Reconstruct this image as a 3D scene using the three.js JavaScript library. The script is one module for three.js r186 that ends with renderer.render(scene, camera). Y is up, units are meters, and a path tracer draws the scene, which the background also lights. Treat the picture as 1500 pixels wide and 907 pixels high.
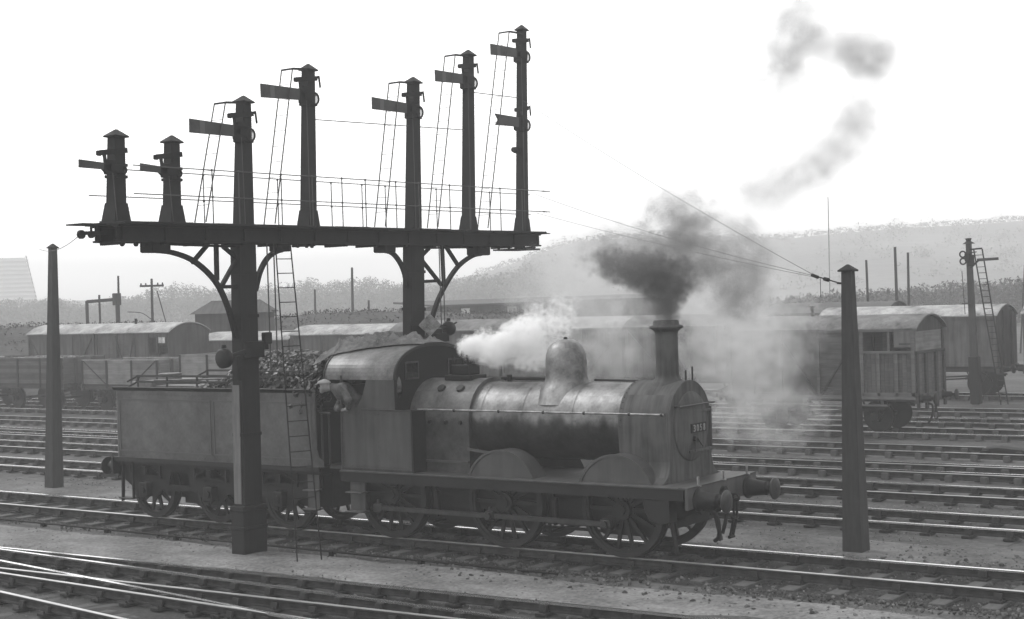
import * as THREE from 'three';
import { RoundedBoxGeometry } from 'three/addons/geometries/RoundedBoxGeometry.js';
import { MarchingCubes } from 'three/addons/objects/MarchingCubes.js';
import { mergeGeometries } from 'three/addons/utils/BufferGeometryUtils.js';
import { FontLoader } from 'three/addons/loaders/FontLoader.js';
import { TextGeometry } from 'three/addons/geometries/TextGeometry.js';

// ---------------------------------------------------------------- camera, sky, sun, exposure
const scene = new THREE.Scene();
const camera = new THREE.PerspectiveCamera(22.82, 1024 / 619, 0.1, 4000);
const EYE = new THREE.Vector3(2.104, 4.476, 22.711);
const FWD = new THREE.Vector3(-0.58190, -0.010016, -0.81320);
const UPV = new THREE.Vector3(0.02022, 0.99944, -0.02678);
const RGT = new THREE.Vector3().crossVectors(FWD, UPV).normalize();
camera.position.copy(EYE);
camera.up.copy(UPV);
camera.lookAt(EYE.clone().add(FWD));

const SUNDIR = new THREE.Vector3(-0.66, 0.72, 0.10).normalize();
{ // hazy white sky, brighter round the veiled sun
  const W = 256, H = 128, data = new Float32Array(W * H * 4);
  for (let j = 0; j < H; j++) for (let i = 0; i < W; i++) {
    const up = ((j + 0.5) / H - 0.5) * Math.PI, ro = ((i + 0.5) / W - 0.5) * 2 * Math.PI;
    const x = Math.cos(ro) * Math.cos(up), y = Math.sin(up), z = Math.sin(ro) * Math.cos(up);
    const c = x * SUNDIR.x + y * SUNDIR.y + z * SUNDIR.z;
    const glow = Math.exp((c - 1) / 0.10) * 1.8 + Math.exp((c - 1) / 0.5) * 0.6;
    const v = y < 0 ? 0.35 : (1.2 + 0.75 * Math.exp(-y / 0.16) + glow);
    const o = (j * W + i) * 4;
    data[o] = data[o + 1] = data[o + 2] = v; data[o + 3] = 1;
  }
  const t = new THREE.DataTexture(data, W, H, THREE.RGBAFormat, THREE.FloatType);
  t.mapping = THREE.EquirectangularReflectionMapping; t.magFilter = t.minFilter = THREE.LinearFilter; t.needsUpdate = true;
  scene.background = t; scene.environment = t;
}
const sun = new THREE.DirectionalLight(0xffffff, 1.2);
sun.position.copy(SUNDIR).multiplyScalar(120).add(new THREE.Vector3(-18, 0, -10));
sun.target.position.set(-18, 0, -10);
sun.castShadow = true; sun.shadow.radius = 20; sun.shadow.mapSize.set(2048, 2048);
Object.assign(sun.shadow.camera, { left: -60, right: 60, top: 60, bottom: -60, near: 1, far: 300 });
scene.add(sun, sun.target);
scene.fog = new THREE.FogExp2(0xffffff, 0.0020);
const renderer = new THREE.WebGLRenderer({ antialias: true });
renderer.toneMapping = THREE.LinearToneMapping;
renderer.toneMappingExposure = 1.0;
renderer.shadowMap.enabled = true;
document.body.appendChild(renderer.domElement);

// ---------------------------------------------------------------- helpers
const PI = Math.PI, V = (x, y, z) => new THREE.Vector3(x, y, z);
function rngOf(a) { return () => { a |= 0; a = a + 0x6D2B79F5 | 0; let t = Math.imul(a ^ a >>> 15, 1 | a); t = t + Math.imul(t ^ t >>> 7, 61 | t) ^ t; return ((t ^ t >>> 14) >>> 0) / 4294967296; }; }
let R = rngOf(11);
const rr = (a, b) => a + (b - a) * R();
const lerp = (a, b, t) => a + (b - a) * t, clamp = (x, a, b) => Math.min(b, Math.max(a, x));
const sstep = (a, b, x) => { const t = clamp((x - a) / (b - a), 0, 1); return t * t * (3 - 2 * t); };
const interp = (pts, x) => { if (x <= pts[0][0]) return pts[0][1]; for (let i = 1; i < pts.length; i++) if (x <= pts[i][0]) { const [a, b] = [pts[i - 1], pts[i]]; return lerp(a[1], b[1], (x - a[0]) / (b[0] - a[0])); } return pts[pts.length - 1][1]; };
// a bearing on the 1500 x 907 plate and a distance along the view axis, as a point on the land far off
const FL = 2246.9;
const at = (px, py, d) => EYE.clone().addScaledVector(FWD, d).addScaledVector(RGT, d * (px - 750) / FL).addScaledVector(UPV, d * (453.5 - py) / FL);
const hash = (x, y, z) => { let h = Math.imul(x, 374761393) + Math.imul(y, 668265263) + Math.imul(z, 1274126177) | 0; h = Math.imul(h ^ h >>> 13, 1274126177); return ((h ^ h >>> 16) >>> 0) / 4294967296; };
function vnoise(x, y, z) {
  const X = Math.floor(x), Y = Math.floor(y), Z = Math.floor(z), f = (t) => t * t * (3 - 2 * t), u = f(x - X), v = f(y - Y), w = f(z - Z);
  const L = (a, b, t) => a + (b - a) * t;
  return L(L(L(hash(X, Y, Z), hash(X + 1, Y, Z), u), L(hash(X, Y + 1, Z), hash(X + 1, Y + 1, Z), u), v), L(L(hash(X, Y, Z + 1), hash(X + 1, Y, Z + 1), u), L(hash(X, Y + 1, Z + 1), hash(X + 1, Y + 1, Z + 1), u), v), w);
}
const fbm = (x, y, z, o = 4) => { let s = 0, a = 0.5, n = 0; for (let i = 0; i < o; i++) { s += a * vnoise(x, y, z); n += a; a *= 0.5; x = x * 2.03 + 7.1; y = y * 2.03 + 3.7; z = z * 2.03 + 1.3; } return s / n; };

// tiling noise textures, all neutral grey
function tex(fn, N = 512) {
  const d = new Uint8Array(N * N * 4);
  for (let j = 0; j < N; j++) for (let i = 0; i < N; i++) { const v = clamp(fn(i / N, j / N), 0, 1) * 255, o = (j * N + i) * 4; d[o] = d[o + 1] = d[o + 2] = v; d[o + 3] = 255; }
  const t = new THREE.DataTexture(d, N, N); t.wrapS = t.wrapT = THREE.RepeatWrapping; t.magFilter = THREE.LinearFilter; t.minFilter = THREE.LinearMipmapLinearFilter; t.generateMipmaps = true; t.needsUpdate = true; return t;
}
function pn(u, v, fu, fv, s) { // periodic value noise
  const x = u * fu, y = v * fv, X = Math.floor(x), Y = Math.floor(y), f = (t) => t * t * (3 - 2 * t), a = f(x - X), b = f(y - Y);
  const h = (i, j) => hash(((i % fu) + fu) % fu, ((j % fv) + fv) % fv, s);
  return lerp(lerp(h(X, Y), h(X + 1, Y), a), lerp(h(X, Y + 1), h(X + 1, Y + 1), a), b);
}
const pf = (u, v, fu, fv, s, o = 5) => { let t = 0, a = 0.5, n = 0; for (let i = 0; i < o; i++) { t += a * pn(u, v, fu << i, fv << i, s + i); n += a; a *= 0.55; } return t / n; };
const T = {
  grime: tex((u, v) => { const n = pf(u, v, 4, 4, 3), m = pf(u, v, 16, 16, 40, 3); const h = pf(u, v, 64, 64, 140, 2); return 0.36 + 1.0 * (n - 0.27) + 0.40 * (m - 0.5) + 0.25 * (h - 0.5); }),
  streak: tex((u, v) => { const n = pf(u, v, 24, 2, 9, 4), m = pf(u, v, 4, 4, 77); return 0.12 + 0.85 * n + 0.85 * (m - 0.35); }),
  grainH: tex((u, v) => { const n = pf(u, v, 2, 32, 19, 4), m = pf(u, v, 4, 4, 61); return 0.35 + 0.5 * n + 0.4 * (m - 0.3); }),
  grainV: tex((u, v) => { const n = pf(u, v, 32, 2, 29, 4), m = pf(u, v, 4, 4, 71); return 0.35 + 0.5 * n + 0.4 * (m - 0.3); }),
  ash: tex((u, v) => { const n = pf(u, v, 4, 4, 5, 7), m = pf(u, v, 64, 64, 90, 3); return 0.25 + 0.75 * (n - 0.15) + 0.55 * (m - 0.35); }, 1024),
};
const mats = {};
function mat(c, o = {}) {
  const key = JSON.stringify([c, o]);
  if (mats[key]) return mats[key];
  const m = new THREE.MeshPhysicalMaterial({ roughness: o.r ?? 0.8, metalness: o.m ?? 0, specularIntensity: o.s ?? ((o.r ?? 0.8) > 0.7 ? 0.4 : 1) });
  m.color.setRGB(c, c, c);
  if (o.t) { m.map = T[o.t].clone(); m.map.repeat.set(o.k ?? 0.6, o.k ?? 0.6); m.map.needsUpdate = true; }
  if (o.b) { m.bumpMap = T[o.bt ?? o.t ?? 'grime'].clone(); m.bumpMap.repeat.set(o.bk ?? o.k ?? 1, o.bk ?? o.k ?? 1); m.bumpMap.needsUpdate = true; m.bumpScale = o.b; }
  if (o.side) m.side = THREE.DoubleSide;
  return (mats[key] = m);
}
const M = {
  black: mat(0.011, { r: 0.55, s: 0.6, t: 'grime', k: 0.55, b: 0.003 }),       // oily engine black
  body: mat(0.046, { r: 0.55, t: 'streak', k: 0.45, b: 0.002 }),       // dusty engine paint
  boiler: mat(0.27, { r: 0.46, m: 0.7, t: 'grime', k: 0.5, b: 0.003 }), // oiled plate under dust
  firebox: mat(0.15, { r: 0.55, m: 0.5, t: 'grime', k: 0.7, b: 0.004 }),
  rail_: mat(0.32, { r: 0.5, m: 0.6, t: 'grime', k: 2 }),
  smokebox: mat(0.072, { r: 0.72, t: 'streak', k: 0.7, b: 0.003 }),
  tender: mat(0.092, { r: 0.62, t: 'grime', k: 0.35, b: 0.002 }),
  oily: mat(0.010, { r: 0.6, s: 0.45, t: 'grime', k: 1.1, b: 0.004 }),
  motion: mat(0.045, { r: 0.42, m: 0.35, t: 'grime', k: 1.3 }),
  steel: mat(0.62, { r: 0.28, m: 0.9, t: 'grime', k: 2 }),
  brightrail: mat(0.95, { r: 0.22, m: 1 }),
  dullrail: mat(0.7, { r: 0.38, m: 0.9, t: 'grainH', k: 0.5 }),
  rust: mat(0.045, { r: 0.85, t: 'grime', k: 2, b: 0.004 }),
  chair: mat(0.045, { r: 0.85, t: 'grime', k: 3, b: 0.004 }),
  sleeper: mat(0.1, { r: 0.92, t: 'grainV', k: 1.2, b: 0.008 }),
  iron: mat(0.01, { r: 0.75, t: 'grime', k: 1.2, b: 0.003 }),
  post: mat(0.016, { r: 0.85, t: 'grainV', k: 1.0, b: 0.004 }),
  weathered: mat(0.055, { r: 0.9, t: 'grainV', k: 0.9, b: 0.006 }),
  pale: mat(0.17, { r: 0.85, t: 'grainV', k: 0.9, b: 0.004 }),
  arm: mat(0.03, { r: 0.6, t: 'grime', k: 1.4 }),
  armlight: mat(0.06, { r: 0.6 }),
  wire: mat(0.05, { r: 0.6, m: 0.5 }),
  white: mat(0.72, { r: 0.6, t: 'grime', k: 2 }),
  coal: mat(0.011, { r: 0.45 }),
  wood: mat(0.13, { r: 0.9, t: 'grainH', k: 0.8, b: 0.006 }),
  woodmid: mat(0.10, { r: 0.9, t: 'grainH', k: 0.8, b: 0.006 }),
  wooddark: mat(0.06, { r: 0.9, t: 'grainH', k: 0.8, b: 0.006 }),
  woodpale: mat(0.26, { r: 0.9, t: 'grainH', k: 0.8, b: 0.006 }),
  vanside: mat(0.085, { r: 0.9, t: 'streak', k: 0.4, b: 0.004 }),
  vanend: mat(0.055, { r: 0.9, t: 'streak', k: 0.4, b: 0.004 }),
  roof: mat(0.42, { r: 0.85, t: 'grime', k: 0.35, b: 0.004 }),
  roofdull: mat(0.19, { r: 0.85, t: 'grime', k: 0.35, b: 0.004 }),
  tyre: mat(0.016, { r: 0.5, t: 'grime', k: 1.3, s: 0.6 }),
  glassdark: mat(0.02, { r: 0.15 }),
};

function xf(g, x = 0, y = 0, z = 0, rx = 0, ry = 0, rz = 0) { const m = new THREE.Matrix4().makeRotationFromEuler(new THREE.Euler(rx, ry, rz)); m.setPosition(x, y, z); g.applyMatrix4(m); return g; }
const box = (w, h, d, x = 0, y = 0, z = 0, rx = 0, ry = 0, rz = 0) => xf(new THREE.BoxGeometry(w, h, d), x, y, z, rx, ry, rz);
const rbox = (w, h, d, r, x = 0, y = 0, z = 0, rx = 0, ry = 0, rz = 0) => xf(new RoundedBoxGeometry(w, h, d, 1, Math.min(r, w / 2.02, h / 2.02, d / 2.02)), x, y, z, rx, ry, rz);
const span = (x0, x1, y0, y1, z0, z1, r = 0) => (r ? rbox(x1 - x0, y1 - y0, z1 - z0, r, (x0 + x1) / 2, (y0 + y1) / 2, (z0 + z1) / 2) : box(x1 - x0, y1 - y0, z1 - z0, (x0 + x1) / 2, (y0 + y1) / 2, (z0 + z1) / 2));
function cyl(rt, rb, h, x, y, z, axis = 'y', seg = 20, open = false) { const g = new THREE.CylinderGeometry(rt, rb, h, seg, 1, open); if (axis === 'x') g.rotateZ(-PI / 2); if (axis === 'z') g.rotateX(PI / 2); g.translate(x, y, z); return g; }
function rod(a, b, r, seg = 6, r2 = r) { const d = b.clone().sub(a), g = new THREE.CylinderGeometry(r2, r, d.length(), seg, 1); g.applyQuaternion(new THREE.Quaternion().setFromUnitVectors(V(0, 1, 0), d.normalize())); g.translate((a.x + b.x) / 2, (a.y + b.y) / 2, (a.z + b.z) / 2); return g; }
function bar(a, b, w, t) { // flat bar from a to b: w across in the plane of the run, t along x or z
  const d = b.clone().sub(a), L = d.length(), g = new THREE.BoxGeometry(t, L, w), y = d.normalize(); let x = Math.abs(y.x) > 0.9 ? V(0, 0, 1) : V(1, 0, 0); const z = x.clone().cross(y).normalize(); x = y.clone().cross(z);
  g.applyMatrix4(new THREE.Matrix4().makeBasis(x, y, z)); g.translate((a.x + b.x) / 2, (a.y + b.y) / 2, (a.z + b.z) / 2); return g;
}
const tube = (pts, r, n = 24, seg = 6) => new THREE.TubeGeometry(new THREE.CatmullRomCurve3(pts), n, r, seg, false);
const lathe = (pts, seg = 32) => new THREE.LatheGeometry(pts.map(([r, y]) => new THREE.Vector2(r, y)), seg);
function shape(pts) { const s = new THREE.Shape(); pts.forEach(([x, y], i) => (i ? s.lineTo(x, y) : s.moveTo(x, y))); s.closePath(); return s; }
function extr(s, depth, o = {}) { return new THREE.ExtrudeGeometry(s, { depth, bevelEnabled: !!o.bevel, bevelSize: o.bevel ?? 0, bevelThickness: o.bevel ?? 0, bevelSegments: 1, curveSegments: o.curve ?? 20 }); }
const alongX = (g, x0) => { g.rotateY(PI / 2); g.translate(x0, 0, 0); return g; };        // shape (u, v) -> (z = -u, y = v), extruded along +x from x0
const alongZ = (g, z0) => { g.translate(0, 0, z0); return g; };
function taper(w0, d0, w1, d1, h, y0 = 0) { const g = new THREE.BoxGeometry(1, h, 1), p = g.attributes.position; for (let i = 0; i < p.count; i++) { const t = p.getY(i) > 0; p.setX(i, p.getX(i) * (t ? w1 : w0)); p.setZ(i, p.getZ(i) * (t ? d1 : d0)); } g.translate(0, y0 + h / 2, 0); g.computeVertexNormals(); return g; }
function merge(list) {
  list = [].concat(list).map((g) => { g = g.index ? g.toNonIndexed() : g; const o = new THREE.BufferGeometry(); o.setAttribute('position', g.attributes.position); if (!g.attributes.normal) g.computeVertexNormals(); o.setAttribute('normal', g.attributes.normal); return o; });
  const g = list.length > 1 ? mergeGeometries(list) : list[0], p = g.attributes.position, n = p.count, uv = new Float32Array(n * 2), a = V(), b = V(), c = V(), e = V();
  for (let i = 0; i < n; i += 3) { // uv in metres on the plane that each face looks along
    a.fromBufferAttribute(p, i); b.fromBufferAttribute(p, i + 1); c.fromBufferAttribute(p, i + 2); e.copy(b).sub(a).cross(c.clone().sub(a));
    const X = Math.abs(e.x), Y = Math.abs(e.y), Z = Math.abs(e.z);
    [a, b, c].forEach((q, k) => { const o = (i + k) * 2; if (Z >= X && Z >= Y) { uv[o] = q.x; uv[o + 1] = q.y; } else if (X >= Y) { uv[o] = q.z; uv[o + 1] = q.y; } else { uv[o] = q.x; uv[o + 1] = q.z; } });
  }
  g.setAttribute('uv', new THREE.BufferAttribute(uv, 2));
  return g;
}
const used = {};
function numbered(name) { const n = used[name] = (used[name] ?? -1) + 1; return n ? name + '_' + String(n).padStart(3, '0') : name; }
function mesh(name, geoms, m, parent = scene) { const o = new THREE.Mesh(geoms.isBufferGeometry && geoms.attributes.uv && geoms.userData.ready ? geoms : merge(geoms), m); o.name = parent === scene ? numbered(name) : name; o.castShadow = o.receiveShadow = true; parent.add(o); return o; }
const ready = (list) => { const g = merge(list); g.userData.ready = true; return g; };
function tag(o, label, category, group, kind) { if (label) o.userData.label = label; if (category) o.userData.category = category; if (group) o.userData.group = group; if (kind) o.userData.kind = kind; return o; }
function thing(name, label, category, pos = [0, 0, 0], turn = 0, group, kind) { const o = new THREE.Group(); o.name = numbered(name); o.position.set(...pos); o.rotation.y = turn; scene.add(o); return tag(o, label, category, group, kind); }
function struct(name, geoms, m, label) { const o = mesh(name, geoms, m); o.userData.kind = 'structure'; if (label) o.userData.label = label; return o; }
function copy(o, label, pos, turn) { const c = o.clone(); c.name = numbered(o.name.replace(/_\d{3}$/, '')); if (label) c.userData = { ...o.userData, label }; scene.add(c); if (pos) c.position.set(...pos); if (turn !== undefined) c.rotation.y = turn; return c; }

// ---------------------------------------------------------------- ground, far land
const gnoise = (x, z) => -0.05 * (1 - sstep(1.25, 1.65, Math.abs(z + 0.02))) - 0.03 * sstep(4.2, 4.7, z) + 0.05 * (fbm(x * 0.35, 3, z * 0.35, 4) - 0.5) + 0.02 * (vnoise(x * 2.3, 9, z * 2.3) - 0.5);
{
  const xs = [], zs = [];
  for (let x = -40; x <= 2; x += 0.35) xs.push(x);
  for (let k = 1, x = -40; x > -760; k++) { x -= 1.1 * Math.pow(1.09, k); xs.unshift(x); }
  for (let k = 1, x = 2; x < 150; k++) { x += 2 * Math.pow(1.2, k); xs.push(x); }
  for (let z = -32; z <= 10; z += 0.35) zs.push(z);
  for (let k = 1, z = -32; z > -760; k++) { z -= 1.1 * Math.pow(1.09, k); zs.unshift(z); }
  for (let k = 1, z = 10; z < 60; k++) { z += 1.5 * Math.pow(1.2, k); zs.push(z); }
  const nx = xs.length, nz = zs.length, p = new Float32Array(nx * nz * 3), uv = new Float32Array(nx * nz * 2), idx = [];
  for (let j = 0; j < nz; j++) for (let i = 0; i < nx; i++) {
    const x = xs[i], z = zs[j], o = j * nx + i, near = x > -45 && z > -34;
    p[o * 3] = x; p[o * 3 + 1] = -0.205 + (near ? gnoise(x, z) : 0); p[o * 3 + 2] = z; uv[o * 2] = x; uv[o * 2 + 1] = z;
    if (i < nx - 1 && j < nz - 1) idx.push(o, o + nx, o + 1, o + 1, o + nx, o + nx + 1);
  }
  const g = new THREE.BufferGeometry(); g.setAttribute('position', new THREE.BufferAttribute(p, 3)); g.setAttribute('uv', new THREE.BufferAttribute(uv, 2)); g.setIndex(idx); g.computeVertexNormals();
  const o = new THREE.Mesh(g, mat(0.11, { r: 0.95, t: 'ash', k: 0.22, b: 0.03, bk: 0.5 })); o.name = 'ground'; o.castShadow = o.receiveShadow = true; scene.add(o); o.userData.kind = 'structure';
}
function strip(name, zlo, zhi, x0, x1, m, lift, seed) { // an uneven-edged sheet lying on the ground
  const p = [], uv = [], idx = [], nx = Math.ceil((x1 - x0) / 0.3), nz = 12;
  for (let i = 0; i <= nx; i++) for (let j = 0; j <= nz; j++) {
    const x = lerp(x0, x1, i / nx), a = (typeof zlo === 'function' ? zlo(x) : zlo) + 0.5 * (fbm(x * 0.6, seed, 0) - 0.5), b = (typeof zhi === 'function' ? zhi(x) : zhi) + 0.9 * (fbm(x * 0.5, seed, 9) - 0.5), z = lerp(a, b, j / nz);
    const e = Math.sin(PI * clamp(j / nz, 0, 1));
    p.push(x, -0.205 + gnoise(x, z) + lift * Math.min(1, e * 2.5) - 0.02 * (1 - Math.min(1, e * 3)), z); uv.push(x, z);
    if (i < nx && j < nz) { const o = i * (nz + 1) + j; idx.push(o, o + 1, o + nz + 1, o + 1, o + nz + 2, o + nz + 1); }
  }
  const g = new THREE.BufferGeometry(); g.setAttribute('position', new THREE.Float32BufferAttribute(p, 3)); g.setAttribute('uv', new THREE.Float32BufferAttribute(uv, 2)); g.setIndex(idx); g.computeVertexNormals();
  const o = new THREE.Mesh(g, m); o.name = numbered(name); o.receiveShadow = o.castShadow = true; scene.add(o); o.userData.kind = 'structure'; return o;
}
strip('ash_path', 1.95, (x) => interp([[-34, 4.2], [-22, 4.1], [-12, 3.9], [-6, 3.4], [0, 2.8]], x), -34, 0, mat(0.25, { r: 0.95, t: 'ash', k: 0.30, b: 0.02, bk: 0.7 }), 0.035, 4).userData.label = 'pale trodden ash path between the engine track and the foreground rails';
strip('ash_path', -3.7, -1.75, -36, 0, mat(0.16, { r: 0.95, t: 'ash', k: 0.30, b: 0.02, bk: 0.7 }), 0.03, 8).userData.label = 'pale ash ground behind the engine between two tracks';

{ const bed = mat(0.045, { r: 0.9, t: 'ash', k: 0.35, b: 0.03, bk: 0.8 });
  strip('track_bed', -1.5, 1.75, -60, 2, bed, 0.022, 21).userData.label = 'dark oily ballast under the engine track';
  strip('track_bed', (x) => interp([[-34, 4.6], [-22, 4.35], [-12, 4.1], [0, 3.4]], x), 9.8, -34, 0, mat(0.065, { r: 0.9, t: 'ash', k: 0.3, b: 0.03, bk: 0.8 }), 0.026, 22).userData.label = 'dark ballast under the foreground tracks'; }

// hill rising to the right beyond the yard
const horizon = (px) => 455 - 0.032 * px;
const HILL = [[-300, 448], [300, 436], [560, 424], [640, 413], [700, 403], [760, 384], [800, 368], [850, 354], [920, 348], [1000, 347], [1100, 351], [1160, 349], [1250, 340], [1320, 335], [1420, 331], [1500, 325], [1700, 316], [2000, 320]];
function hillPoint(px, t) { // t: 0 at the foot, 1 at the crest, a little more behind it
  const d = lerp(300, 640, t), top = (horizon(px) - interp(HILL, px)) / FL * 640 + EYE.y, q = at(px, horizon(px), d);
  const rise = t <= 1 ? sstep(0, 1, t) * 0.75 + 0.25 * t : 1 - 0.5 * (t - 1);
  q.y = lerp(-0.3, top, rise) + (t > 0.05 ? 1.6 * (fbm(q.x * 0.015, 2, q.z * 0.015) - 0.5) * t : 0);
  return q;
}
{
  const p = [], idx = [], uv = [], ni = 110, nj = 30;
  for (let i = 0; i <= ni; i++) for (let j = 0; j <= nj; j++) {
    const q = hillPoint(lerp(-300, 2000, i / ni), j / nj * 1.12); p.push(q.x, q.y, q.z); uv.push(q.x, q.z);
    if (i < ni && j < nj) { const o = i * (nj + 1) + j; idx.push(o, o + nj + 1, o + 1, o + 1, o + nj + 1, o + nj + 2); }
  }
  const g = new THREE.BufferGeometry(); g.setAttribute('position', new THREE.Float32BufferAttribute(p, 3)); g.setAttribute('uv', new THREE.Float32BufferAttribute(uv, 2)); g.setIndex(idx); g.computeVertexNormals();
  const o = new THREE.Mesh(g, mat(0.19, { r: 0.95, t: 'ash', k: 0.008 })); o.name = 'hill'; o.castShadow = o.receiveShadow = true; scene.add(o); tag(o, null, null, null, 'structure');
}
// leaves and twigs of far trees as many small faces
function leafCloud(list) { // list of [x, y, z, rx, ry, n, size]
  let n = 0; for (const b of list) n += b[5];
  const p = new Float32Array(n * 9), N = new Float32Array(n * 9); let o = 0;
  for (const [x, y, z, rx, ry, k, s] of list) for (let i = 0; i < k; i++) {
    let a, b, c; do { a = rr(-1, 1); b = rr(-1, 1); c = rr(-1, 1); } while (a * a + b * b + c * c > 1 || fbm(a * 1.6 + x, b * 1.6 + y, c * 1.6 + z, 2) < 0.42);
    const q = [x + a * rx, y + b * ry, z + c * rx];
    for (let v = 0; v < 3; v++) for (let d = 0; d < 3; d++) p[o * 9 + v * 3 + d] = q[d] + rr(-s, s);
    const l = Math.hypot(a, b + 0.4, c) || 1; for (let v = 0; v < 3; v++) { N[o * 9 + v * 3] = a / l; N[o * 9 + v * 3 + 1] = (b + 0.4) / l; N[o * 9 + v * 3 + 2] = c / l; }
    o++;
  }
  const g = new THREE.BufferGeometry(); g.setAttribute('position', new THREE.BufferAttribute(p, 3)); g.setAttribute('normal', new THREE.BufferAttribute(N, 3)); return g;
}
const WOODTOP = [[-60, 445], [60, 440], [78, 432], [95, 437], [120, 446], [150, 441], [200, 431], [235, 419], [270, 414], [300, 421], [330, 427], [390, 420], [420, 416], [455, 410], [480, 414], [510, 413], [545, 408], [575, 412], [600, 412], [640, 413], [670, 409], [700, 404], [740, 398], [790, 380]];
{
  const L = [];
  for (let k = 0; k < 210; k++) {
    const px = -60 + 850 * k / 209 + rr(-4, 4), d = rr(320, 390), q = at(px, horizon(px), d), jag = rr(-5, 6), top = (horizon(px) - interp(WOODTOP, px) + jag) / FL * d + EYE.y, r = rr(2.2, 4.2);
    L.push([q.x, top * 0.62, q.z, r * 0.9, top * 0.38, 480, 0.26]);
    L.push([q.x + rr(-1, 1), top * 0.3, q.z, r * 1.2, top * 0.32, 150, 0.5]);
  }
  tag(mesh('distant_wood', leafCloud(L), mat(0.10, { r: 1 })), 'hazy line of bare woodland beyond the left of the yard', null, null, 'stuff');
  const H = [];
  for (let k = 0; k < 270; k++) { // fringe on the crest and hedge lines on the slope
    const crest = k < 130, px = crest ? lerp(700, 1560, k / 129) : rr(760, 1560), t = crest ? rr(0.96, 1.02) : (k % 3 ? [0.25, 0.42, 0.6, 0.75, 0.88][k % 5] + 0.03 * Math.sin(px * 0.01 + k % 5) : rr(0.2, 0.95)), q = hillPoint(px, t), s = crest ? rr(0.7, 1.5) : rr(1.0, 2.6);
    H.push([q.x, q.y + s * 0.8, q.z, s * 2.2, s * 1.3, crest ? 110 : 90, 0.4]);
  }
  tag(mesh('hillside_trees', leafCloud(H), mat(0.15, { r: 1 })), 'faint trees and hedges along the crest and slope of the hill', null, null, 'stuff');
}
{ // hedgerow in front of the foot of the hill
  const L = []; for (let k = 0; k < 150; k++) { const px = lerp(1080, 1640, k / 149) + rr(-3, 3), d = rr(150, 172), q = at(px, horizon(px), d), h = interp([[1080, 3.0], [1250, 3.9], [1400, 4.4], [1640, 4.8]], px) * rr(0.85, 1.1); L.push([q.x, h * 0.5 - 0.2, q.z, 1.9, h * 0.5, 330, 0.24]); }
  tag(mesh('hedgerow', leafCloud(L), mat(0.05, { r: 1 })), 'dark hedgerow along the foot of the hill behind the right-hand vans', null, null, 'stuff');
}
{ // rough bank of spoil and scrub behind the left-hand vans
  const p = [], idx = [], ni = 150, nj = 14, S = [], TOP = [[-120, 3.9], [0, 3.75], [150, 3.7], [230, 3.75], [300, 3.5], [400, 3.85], [520, 4.0], [650, 3.9], [760, 3.6], [860, 3.0]];
  for (let i = 0; i <= ni; i++) for (let j = 0; j <= nj; j++) {
    const px = lerp(-120, 860, i / ni), t = j / nj, d = lerp(78, 96, t), q = at(px, horizon(px), d), h = interp(TOP, px) * Math.sin(PI * clamp(t * 0.75, 0, 1)) ** 0.8 * (1 + 0.16 * (fbm(q.x * 0.25, 5, q.z * 0.25) - 0.5));
    p.push(q.x, -0.3 + h, q.z);
    if (R() < 0.7 && t > 0.1 && t < 0.8) S.push([q.x, -0.25 + h, q.z, 0.5, 0.22, 14, 0.09]);
    if (i < ni && j < nj) { const o = i * (nj + 1) + j; idx.push(o, o + nj + 1, o + 1, o + 1, o + nj + 1, o + nj + 2); }
  }
  const g = new THREE.BufferGeometry(); g.setAttribute('position', new THREE.Float32BufferAttribute(p, 3)); g.setIndex(idx); g.computeVertexNormals();
  struct('earth_bank', g, mat(0.075, { r: 0.95, t: 'ash', k: 0.1, b: 0.05 }));
  tag(mesh('bank_scrub', leafCloud(S), mat(0.05, { r: 1 })), 'low scrub growing on the dark bank behind the vans', null, null, 'stuff');
}

// ---------------------------------------------------------------- tracks
const railShape = shape([[-0.034, 0], [-0.036, -0.03], [-0.012, -0.045], [-0.01, -0.105], [-0.034, -0.118], [-0.034, -0.145], [0.034, -0.145], [0.034, -0.118], [0.01, -0.105], [0.012, -0.045], [0.036, -0.03], [0.034, 0]]);
const sleeperGeo = [0, 1, 2].map((k) => ready(rbox(0.25, 0.13, 2.64, 0.012, rr(-0.02, 0.02), -0.255, rr(-0.04, 0.04), 0, rr(-0.02, 0.02), 0)));
const chairGeo = ready([rbox(0.19, 0.05, 0.36, 0.01, 0, -0.168, 0), rbox(0.13, 0.11, 0.05, 0.01, 0, -0.10, 0.06, -0.25), rbox(0.13, 0.12, 0.09, 0.015, 0, -0.09, -0.065, 0.2), cyl(0.018, 0.018, 0.05, 0.05, -0.13, 0.14), cyl(0.018, 0.018, 0.05, -0.05, -0.13, -0.14)]);
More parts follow.
